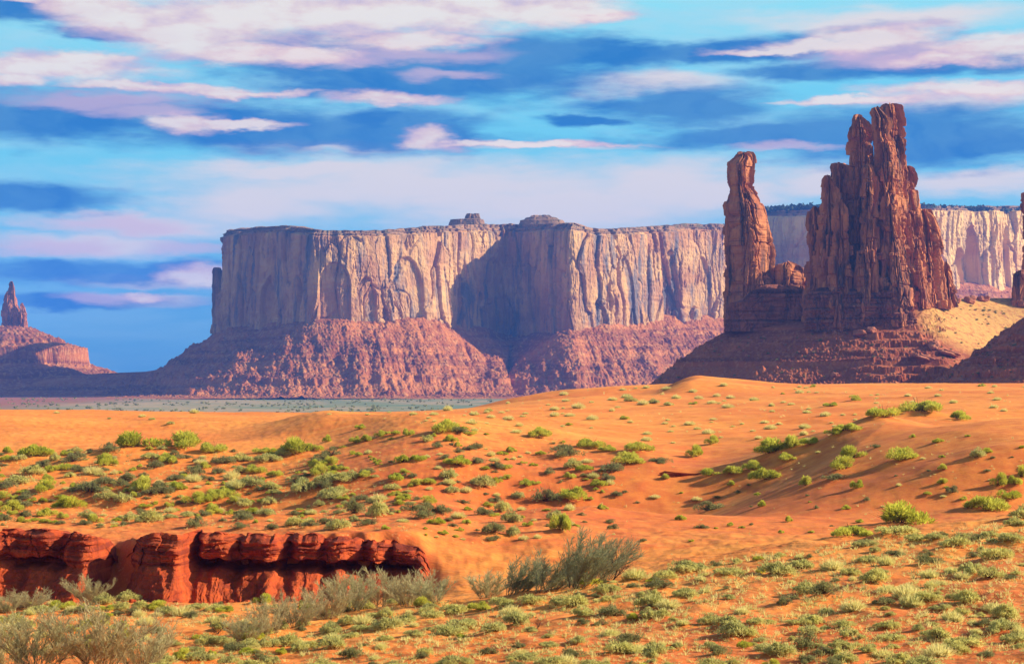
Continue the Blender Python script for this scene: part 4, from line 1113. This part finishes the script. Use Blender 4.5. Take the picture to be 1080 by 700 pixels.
R_, S_, D_, G_ = 'rabbit', 'sage', 'dull', 'straw'
BIG = [  # prominent bushes: column, foot row, width, height, kind
 (39,484,32,14,R_),(20,487,18,9,S_),(58,487,18,9,S_),(143,477,44,17,R_),(189,476,48,17,R_),(223,479,28,13,R_),(314,482,34,17,R_),(330,478,22,10,R_),(8,479,13,7,R_),(70,481,13,7,R_),(178,490,20,11,R_),(160,486,22,9,S_),
 (95,524,44,15,D_),(72,538,36,13,R_),(50,545,22,11,R_),(100,552,17,9,R_),(206,534,25,12,R_),(269,500,20,11,R_),(290,503,17,8,R_),(256,488,24,10,S_),(283,488,26,11,S_),(300,484,18,10,S_),
 (33,502,28,13,S_),(22,511,30,12,S_),(134,510,24,12,D_),(132,533,28,13,S_),(111,530,24,11,S_),(321,523,32,16,S_),(267,516,32,14,S_),(234,491,24,10,D_),(254,549,24,11,D_),(284,534,22,10,S_),(349,528,24,14,S_),(344,553,17,8,D_),(169,515,15,7,D_),(214,545,17,8,D_),
 (470,459,36,15,R_),(484,460,20,9,D_),(346,466,10,7,R_),(374,468,12,9,R_),(386,466,11,9,R_),(380,453,14,6,R_),(430,460,12,9,R_),(450,466,14,9,S_),(570,463,28,12,R_),(622,474,28,12,R_),(640,477,16,8,R_),(596,484,34,14,D_),(606,495,22,11,S_),(675,478,28,13,R_),(662,491,32,12,R_),(646,502,34,13,D_),
 (696,490,26,8,D_),(482,493,24,12,R_),(504,491,20,8,D_),(424,489,16,10,R_),(418,508,22,9,R_),(412,518,20,8,S_),(508,516,26,16,S_),(472,507,20,13,S_),(478,521,18,10,S_),(606,530,32,16,R_),(576,533,28,18,D_),(584,548,18,12,S_),(592,562,28,24,R_),(530,540,22,14,S_),(546,527,14,10,S_),(540,552,22,16,S_),(520,564,26,15,D_),(542,566,20,11,S_),
 (446,547,26,13,D_),(464,543,30,12,D_),(400,545,34,17,S_),(374,543,22,18,D_),(348,530,22,12,S_),(492,520,14,8,G_),
 (733,483,18,12,R_),(751,469,15,9,R_),(813,483,36,16,R_),(835,476,28,13,R_),(855,471,20,10,R_),(830,488,28,9,R_),(773,503,28,11,R_),(749,505,22,8,R_),(808,509,30,14,R_),(795,497,20,9,R_),(893,457,28,9,R_),(880,462,20,7,R_),(930,442,44,13,R_),(972,438,44,17,R_),(1012,444,28,9,R_),
 (901,423,13,6,R_),(899,486,28,13,R_),(890,497,30,13,R_),(882,508,26,8,D_),(950,488,32,13,R_),(850,513,14,10,R_),(904,516,13,12,R_),(948,556,56,22,R_),(946,565,44,14,S_),(899,568,44,15,R_),(1040,541,54,19,R_),(1054,515,18,13,R_),(1070,514,18,12,R_),(1064,529,26,12,R_),(1078,505,16,12,R_),
 (1030,484,17,12,S_),(1005,521,14,9,D_),(749,541,32,12,D_),(868,631,42,18,D_),(921,617,32,16,S_),(979,596,30,11,D_),(943,587,24,7,D_),(1045,613,30,16,S_),(1068,573,28,11,S_),(1030,571,20,9,D_),(1043,568,22,10,S_),(1021,637,30,15,S_),(979,636,30,13,S_),(1070,679,26,15,S_),
 (824,692,32,18,S_),(946,702,28,16,S_),(853,670,30,13,S_),(752,660,30,13,S_),(700,612,26,12,S_),(720,604,32,13,S_),(890,700,28,14,S_),(770,608,30,11,S_),(640,626,26,12,S_),
 (410,664,34,17,S_),(406,652,20,12,S_),(427,657,22,12,S_),(384,644,22,12,S_),(370,660,24,14,S_),(382,666,20,9,S_),(350,670,24,14,S_),(343,652,28,11,S_),(352,684,28,15,S_),(370,695,28,13,D_),(302,683,30,15,S_),(283,684,24,13,S_),(277,670,36,14,S_),(295,664,22,11,S_),(320,661,16,10,S_),
 (249,688,30,13,D_),(286,702,26,13,S_),(423,638,28,11,S_),(446,641,22,10,R_),(407,676,18,9,S_),(448,691,16,11,S_),(64,643,26,11,R_),(88,643,13,8,R_),(139,650,20,10,D_),(148,643,22,9,S_),(164,668,20,10,D_),(203,652,22,9,D_),(167,644,24,9,R_),(208,643,22,9,S_),(228,645,24,9,S_),(18,660,26,13,S_),(30,662,16,10,S_),(7,646,16,9,S_),
 (168,702,32,14,S_),(212,699,30,14,S_),(194,696,22,11,R_),(235,681,26,13,S_),(545,660,30,15,S_),(520,668,28,16,S_),(620,598,22,9,G_),(590,612,18,11,G_),(480,648,30,13,S_),(505,645,26,12,R_),(530,640,28,14,S_),(560,638,26,11,S_),(455,652,24,12,S_)]
UNIQUE = {(948,556): 'big round yellow rabbitbrush on the brow of the near slope', (1040,541): 'broad yellow-green rabbitbrush mound where the near slope meets the right-hand dune',
 (946,565): 'pale grey sage at the foot of the big round yellow rabbitbrush', (899,568): 'broad low yellow-green bush left of the big round yellow rabbitbrush',
 (972,438): 'largest green rabbitbrush on the crest of the right-hand dune', (930,442): 'long low green rabbitbrush just left of the largest one on the dune crest', (1012,444): 'small green rabbitbrush just right of the largest one on the dune crest',
 (143,477): 'dark green rabbitbrush at the left end of the hedge-like row behind the bench', (189,476): 'widest bright green bush in the hedge-like row behind the bench', (39,484): 'round dark green bush standing apart at far left, behind the bench',
 (95,524): 'broad olive-dark bush in the middle of the left-hand bench', (400,545): 'largest grey sage just above the right end of the red bank', (592,562): 'tall bright green bush low on the slope above the swept grey tamarisk',
 (606,530): 'yellow-green bush above the tall bright green bush on the slope', (470,459): 'green bush with a dark underside on the dune shoulder, centre left', (813,483): 'largest green bush in the diagonal row climbing the right-hand dune',
 (868,631): 'largest dark sage clump leaning left on the near slope at right', (410,664): 'roundest pale sage at the left foot of the near slope', (314,482): 'bright green bush at the bench corner under the steep sand face', (646,502): 'dark bush spilling over the small red ledge at centre'}
for (px, py, w, h, k) in BIG:
    plant(px, py, w, h, k, UNIQUE.get((px, py)))

def inside(poly, x, y):
    c = False; n = len(poly)
    for i in range(n):
        x1, y1 = poly[i]; x2, y2 = poly[i - 1]
        if (y1 > y) != (y2 > y) and x < (x2 - x1) * (y - y1) / (y2 - y1) + x1: c = not c
    return c

NEAR = [(500,648),(600,622),(660,606),(750,592),(880,574),(1085,548),(1085,712),(150,712),(300,672),(400,662)]
WASH = [(-5,640),(120,634),(240,634),(330,640),(470,634),(500,646),(420,664),(300,690),(180,700),(-5,690)]
BENCH = [(-5,478),(110,476),(250,476),(335,476),(390,500),(440,520),(440,560),(-5,556)]
SLOPE = [(345,458),(540,452),(640,476),(660,520),(600,565),(540,580),(450,570),(440,520),(390,500)]
TOP = [(300,434),(520,432),(560,414),(720,407),(1085,406),(1085,446),(940,446),(860,470),(740,470),(620,462),(480,452)]
DUNE = [(640,500),(700,480),(800,500),(900,460),(1085,452),(1085,525),(940,560),(800,568),(690,590),(640,575)]
LEFTD = [(-5,440),(120,434),(300,436),(340,450),(330,470),(120,466),(-5,470)]
def scatter(poly, n, wr, mix, spacing, asp=(0.36, 0.56)):
    xs = [p[0] for p in poly]; ys = [p[1] for p in poly]; got = 0
    for _ in range(n * 40):
        if got >= n: break
        x = random.uniform(min(xs), max(xs)); y = random.uniform(min(ys), max(ys))
        if not inside(poly, x, y): continue
        # plants come in drifts, not evenly
        if fbm(np.array(x / 55.0), np.array(y / 16.0), 0, 2, 77) < random.uniform(-0.55, 0.25): continue
        w = wr[0] + (wr[1] - wr[0]) * random.random() ** 1.6
        k = random.choices(list(mix), list(mix.values()))[0]
        if COUNT.get(k, 0) >= 295: continue
        if plant(x, y, w, w * random.uniform(*asp), k, None, spacing=spacing): got += 1
scatter(NEAR, 240, (11, 38), {S_: 6.2, D_: 2.0, R_: 0.7, G_: 2.6}, 0.46)
scatter(WASH, 100, (10, 28), {S_: 4, R_: 3, D_: 1.6, G_: 3}, 0.40)
scatter(BENCH, 290, (7, 27), {S_: 3.6, R_: 3.4, D_: 2.6, G_: 1.6}, 0.42)
scatter(SLOPE, 130, (6, 19), {S_: 3, R_: 3.6, D_: 2.2, G_: 1.8}, 0.55)
scatter(TOP, 130, (5, 15), {G_: 9, R_: 1, S_: 0.6}, 0.8)
scatter(DUNE, 60, (5, 14), {G_: 6, R_: 1, S_: 1, D_: 0.6}, 0.9)
scatter(LEFTD, 26, (4, 12), {G_: 3, S_: 3}, 0.8)
for (px, py, w) in ((60, 436, 7), (205, 436, 12), (150, 440, 9), (160, 443, 7), (180, 448, 9), (115, 442, 5), (515, 434, 9), (585, 433, 12), (610, 431, 16), (665, 424, 14), (690, 426, 12), (705, 428, 10), (660, 418, 8)):
    plant(px, py, w, w * 0.5, random.choice((G_, S_)))

GZ0 = GZ.copy()
finish_ground()

# the plants of each kind share their meshes; every plant is an object of its own
def size_word(wpx):
    return 'broad' if wpx >= 27 else 'mid-sized' if wpx >= 17 else 'small' if wpx >= 10 else 'tiny'
for (px, d, w, h, kind, wpx, label) in BUSHES:
    me = random.choice(BUSH[kind])
    o = bpy.data.objects.new(KINDNAME[kind], me)
    COL.objects.link(o)
    z = float(ground(np.array([px]), np.array([d]))[0])
    o.location = ((px - CX) / F * d, d, z - 0.05 * w)
    ang = random.uniform(0, 2 * math.pi)
    o.rotation_euler = (random.uniform(-0.06, 0.06), random.uniform(-0.06, 0.06), ang)
    zs = h / 0.50
    o.scale = (w * 1.12, w * random.uniform(0.75, 1.15), zs * 0.95)
    shared = size_word(wpx) + ' ' + LOOK[kind] + ' ' + zone(px, d)
    tag(o, label or shared, CAT[kind], LOOK[kind] + ' ' + zone(px, d))

# ------------------------------------------------------------------ bare tamarisk and willow brush in the wash
def brush_mesh(seed, lean, kind):
    r = np.random.default_rng(seed)
    SB, SD_, SL, SW = [], [], [], []; TB_, TD, TL, TW = [], [], [], []
    for i in range(26):
        a = r.random() * 2 * math.pi; q = r.random() ** 0.5
        p = np.array([math.cos(a) * 0.20 * q, math.sin(a) * 0.20 * q, 0.0])
        d = np.array([math.cos(a) * q * 0.62 + lean, math.sin(a) * q * 0.62, 1.0]); d /= np.linalg.norm(d)
        ln = r.uniform(0.10, 0.175)
        for s in range(6):
            SB.append(p); SD_.append(d); SL.append(ln * 1.04); SW.append(0.015 * (1 - s / 7))
            for t in range(9 if s > 0 else 2):
                a2 = r.random() * 2 * math.pi
                d2 = d + np.array([math.cos(a2), math.sin(a2), r.uniform(0, 0.5)]) * r.uniform(0.25, 0.75); d2 /= np.linalg.norm(d2)
                b2 = p + d * ln * r.random(); l2 = r.uniform(0.07, 0.19)
                TB_.append(b2); TD.append(d2); TL.append(l2); TW.append(0.0065)
                for u in range(4):
                    d3 = d2 + r.normal(size=3) * 0.34 + np.array([lean * 0.3, 0, 0.15])
                    TB_.append(b2 + d2 / np.linalg.norm(d2) * l2 * r.uniform(0.2, 1.0)); TD.append(d3); TL.append(r.uniform(0.04, 0.12)); TW.append(0.008)
            p = p + d * ln
            d = d + r.normal(size=3) * 0.13 + np.array([lean * 0.10, 0, 0.02]); d /= np.linalg.norm(d)
    def mk(nm, B, D, L, W_, mat):
        V = blades(np.array(B), np.array(D), np.array(L), np.array(W_), 0.35)
        return make_mesh(nm, V, np.arange(len(V)).reshape(-1, 4), False, [M[mat]], None, np.repeat(r.random(len(B)), 4))
    return mk('stems', SB, SD_, SL, SW, 'wood'), mk('twigs', TB_, TD, TL, TW, kind)
BRUSH = {'twig': [brush_mesh(300 + i, 0.05, 'twig') for i in range(4)], 'greytwig': [brush_mesh(320 + i, 0.45, 'greytwig') for i in range(4)]}
def brush(px, py, wpx, hpx, kind, label, group, k):
    d = find_d(px, min(py, 704))
    if d is None: return
    d = min(d, 104.5)
    w = wpx / F * d; h = hpx / F * d
    z = float(ground(np.array([px]), np.array([d]))[0])
    # base hidden behind nearer ground still starts on its own ground
    st, tw = BRUSH[kind][k % 4]
    root = thing('tamarisk_bush', label, 'tamarisk', ((px - CX) / F * d, d, z - 0.05), group)
    root.rotation_euler = (0, 0, random.uniform(-0.5, 0.5) + (math.pi if (kind == 'twig' and k % 2) else 0))
    root.scale = (w * 1.08, w * 0.85, h * (0.92 if kind == 'twig' else 1.1))
    link('branch_sprays', st, root); link('twigs', tw, root)
BR = [(612,618,72,52,'greytwig','big grey tamarisk swept to the right, centre of the wash edge'),(575,624,64,42,'greytwig','low grey tamarisk just left of the big swept one'),(542,626,54,38,'greytwig','leftmost grey tamarisk of the swept row at centre'),
 (636,612,40,46,'greytwig','bare grey tamarisk at the right end of the swept row'),(514,630,40,30,'twig','straw-brown brush left of the swept grey row'),
 (400,640,52,44,'twig','tall straw-brown brush in front of the right end of the red bank'),(432,638,48,40,'twig','straw-brown brush at the right end of the brown thicket'),(458,636,38,30,'twig','low brown brush where the thicket meets the dune'),
 (370,644,46,44,'twig','brown brush in the middle of the thicket below the red bank'),(346,652,42,42,'twig','brown brush in the thicket, left of the middle'),(312,660,46,40,'twig','russet brush at the left end of the thicket'),(286,668,38,40,'twig','thin brown brush leaning beside the pale sage clumps'),(258,676,38,30,'twig','low brown brush left of the pale sage clumps'),
 (92,636,38,32,'twig','round brown brush against the red bank at left'),(30,642,36,24,'twig','low brown brush against the left end of the bank'),(8,646,30,24,'twig','brown brush cut by the left edge below the bank'),
 (40,716,86,66,'twig','large tan brush in the bottom left corner'),(102,718,84,74,'twig','largest tan brush with dark stems, bottom left'),(150,716,64,54,'twig','tan brush right of the largest one, bottom left'),(8,712,56,46,'twig','tan brush cut by the bottom left corner')]
for k, (px, py, w, h, kind, lab) in enumerate(BR):
    brush(px, py, w, h, kind, lab, 'bare tamarisk brush in the wash', k)

# dead wood
def dead_mesh(seed):
    r = np.random.default_rng(seed)
    B, D, L, Wd = [], [], [], []
    def grow(p, d, ln, w, lev):
        for s in range(5):
            B.append(p); D.append(d); L.append(ln * 1.05); Wd.append(w)
            p = p + d * ln; d = d + r.normal(size=3) * 0.28 + np.array([0, 0, 0.06]); d /= np.linalg.norm(d); w *= 0.85
            if lev < 2 and s > 0:
                for _ in range(2):
                    e = d + r.normal(size=3) * 0.7; e /= np.linalg.norm(e); grow(p, e, ln * 0.6, w * 0.6, lev + 1)
    for i in range(4):
        a = r.random() * 6.28
        e = np.array([math.cos(a) * 0.7, math.sin(a) * 0.7, 0.8]); e /= np.linalg.norm(e)
        grow(np.array([0, 0, 0.0]), e, 0.16, 0.035, 0)
    B = np.array(B); D = np.array(D); L = np.array(L); Wd = np.array(Wd)
    V = np.concatenate([blades(B, D, L, Wd, 0.7) for _ in range(3)])
    return make_mesh('dead_shrub', V, np.arange(len(V)).reshape(-1, 4), False, [M['wood']], None, np.zeros(len(V)))
DEAD = [dead_mesh(400 + i) for i in range(3)]
for k, (px, py, w, lab) in enumerate([(92, 700, 44, 'dark dead shrub with forked branches among the tan brush, bottom left'), (646, 612, 34, 'dark forked dead shrub at the right end of the swept grey row'), (1040, 640, 22, 'small charred-looking dead shrub on the near slope at right'),
                                      (612, 612, 26, 'dark dead branches inside the big swept grey tamarisk'), (565, 664, 14, 'tiny dark dead shrub on the near slope at centre'), (230, 668, 24, 'dark dead shrub beside the low brown brush')]):
    d = find_d(px, py)
    o = link('dead_shrub', DEAD[k % 3]); s_ = w / F * d
    o.location = ((px - CX) / F * d, d, float(ground(np.array([px]), np.array([d]))[0]) - 0.02); o.scale = (s_, s_, s_); o.rotation_euler = (0, 0, k * 1.9)
    tag(o, lab, 'dead shrub', 'dead shrubs')

# small shrubs on the scree of the spire hill
nsh = 0
for _ in range(900):
    if nsh >= 130: break
    px = random.uniform(690, 1075); py = random.uniform(322, 402)
    if px < 965 and py < 350: continue
    if px < 767 and py < 403 - (px - 683) * 0.62: continue
    h = hill_hit(px, py)
    if h is None: continue
    if 930 < px < 1000 and random.random() < 0.6: continue
    if px < 985 and random.random() < 0.35: continue
    grassy = px > 985
    w = random.uniform(2.2, 4.6) / F * h.y
    o = bpy.data.objects.new('scree_shrub', random.choice(BUSH['dull'])); COL.objects.link(o)
    o.location = h - Vector((0, 0, 0.1)); o.scale = (w, w, w * 0.9); o.rotation_euler = (0, 0, random.uniform(0, 6.28))
    tag(o, 'tiny dark shrub on the grassy shoulder beside the tall spires' if grassy else 'tiny dark shrub on the shaded scree below the rock spires', 'scree shrub', 'shrubs on the grassy shoulder' if grassy else 'shrubs on the shaded scree')
    nsh += 1

# ground cover: seedlings, dry stalks and litter nobody could count
def ground_cover():
    B, D, L, Wd, Tn, Mi = [], [], [], [], [], []
    for poly, n, size, pale in ((NEAR, 7600, (2.0, 9.0), 0.62), (WASH, 1500, (1.8, 7.0), 0.62), (BENCH, 1300, (1.2, 5.0), 0.5), (SLOPE, 220, (1, 4), 0.6), (TOP, 260, (1, 4), 0.9), (DUNE, 160, (1, 4), 0.9),
                                (((1086, 548), (1205, 532), (1205, 716), (1086, 712)), 1500, (2, 14), 0.5), (((-124, 478), (-5, 478), (-5, 556), (-124, 556)), 700, (2, 11), 0.35), (((-124, 640), (-5, 640), (-5, 700), (-124, 700)), 500, (2, 14), 0.5)):
        xs = [p[0] for p in poly]; ys = [p[1] for p in poly]; got = 0
        while got < n:
            x = random.uniform(min(xs), max(xs)); y = random.uniform(min(ys), max(ys))
            got += 0.25
            if not inside(poly, x, y): continue
            if fbm(np.array(x / 40.0), np.array(y / 14.0), 0, 3, 66) < random.uniform(-0.5, 0.2): continue
            got += 0.75
            d = find_d(x, y)
            if d is None: continue
            w = random.uniform(*size) / F * d
            p = np.array([(x - CX) / F * d, d, float(ground(np.array([x]), np.array([d]))[0])])
            k = 12
            a = rng.random(k) * 6.283; q = rng.random(k)
            B.append(p + np.stack([np.cos(a) * q * w * 0.35, np.sin(a) * q * w * 0.35, np.full(k, -0.01)], 1))
            D.append(np.stack([np.cos(a) * q, np.sin(a) * q, 0.35 + 0.6 * rng.random(k)], 1))
            L.append(rng.uniform(0.3, 0.75, k) * w); Wd.append(np.full(k, w * 0.10)); Tn.append(np.repeat(rng.random(), k) * 0.5 + rng.random(k) * 0.5)
            u = random.random()
            Mi += [0 if u < pale else 1 if u < pale + 0.3 else 2] * k
    V = blades(np.concatenate(B), np.concatenate(D), np.concatenate(L), np.concatenate(Wd))
    o = link('ground_cover', make_mesh('ground_cover', V, np.arange(len(V)).reshape(-1, 4), False, [M['straw'], M['sage'], M['dull']], Mi, np.repeat(np.concatenate(Tn), 4)))
    o['kind'] = 'stuff'
ground_cover()

# the small red ledge that shows in the sand at centre, and stones on it
def red_ledge():
    d = find_d(725, 501)
    return tube(None, 'rock_ledge', d, [(499.2, 700, 764), (500.2, 694, 772), (501, 696, 770), (502, 690, 778), (508, 686, 784)], 'bank', depth=0.12, ex=3, amp=0.35, cell=(1.6, 0.6), layer=0.12, dy=0.1, n=240, seed=210, top_round=0, crack=0.1)
tag(red_ledge(), 'low dark red rock ledge breaking through the sand at centre', 'rock ledge')
print('PLANTS', COUNT)

# scrub on the far plain
pts, sz = [], []
for _ in range(1500):
    px = random.uniform(-60, 620); d = 1250 + 1900 * random.random() ** 1.3
    if fbm(np.array(px / 60.0), np.array(d / 300.0), 0, 3, 88) < random.uniform(-0.4, 0.25): continue
    P = at(px, 0, d); pts.append([P[0], d, float(ground(np.array([px]), np.array([d]))[0])]); sz.append(random.uniform(0.9, 2.2))
ps = link('plain_scrub', scrub('plain_scrub', pts, sz, 'dull')); ps['kind'] = 'stuff'

# clods and stones fallen from the bank
CL_ = [rock_mesh('fallen_clod', 61 + 5 * k, 'bank', flat=0.7) for k in range(3)]
for k in range(34):
    px = random.uniform(-10, 428); d = float(bank_d(np.array(px))) - random.uniform(2.2, 5.5)
    s_ = random.uniform(0.10, 0.42)
    o = bpy.data.objects.new('fallen_clod', CL_[k % 3]); COL.objects.link(o)
    o.location = ((px - CX) / F * d, d, float(ground(np.array([px]), np.array([d]))[0]) - 0.1 * s_); o.scale = (s_, s_, s_); o.rotation_euler = (0, 0, random.uniform(0, 6.28))
    tag(o, ('larger' if s_ > 0.26 else 'small') + ' red earth clod fallen at the foot of the wash bank', 'clod', 'clods at the foot of the bank')

# ------------------------------------------------------------------ air
def build_haze():
    x0, x1, y0, y1, z0, z1 = -9900, 9900, -60, 7700, -14, 460
    V = [(x, y, z) for x in (x0, x1) for y in (y0, y1) for z in (z0, z1)]
    Q = [(0, 1, 3, 2), (4, 6, 7, 5), (0, 4, 5, 1), (2, 3, 7, 6), (0, 2, 6, 4), (1, 5, 7, 3)]
    m = bpy.data.materials.new('haze_air'); m.use_nodes = True
    T = NT(m.node_tree); m.node_tree.nodes.clear()
    out = T.n('ShaderNodeOutputMaterial'); v = T.n('ShaderNodeVolumePrincipled')
    v.inputs['Color'].default_value = (0.11, 0.31, 1.0, 1)
    v.inputs['Density'].default_value = HAZE
    v.inputs['Anisotropy'].default_value = 0.0
    T.link(v.outputs[0], out.inputs['Volume'])
    o = link('haze', make_mesh('haze', V, Q, False, [m]))
    o['kind'] = 'stuff'
HAZE = 0.00007
build_haze()
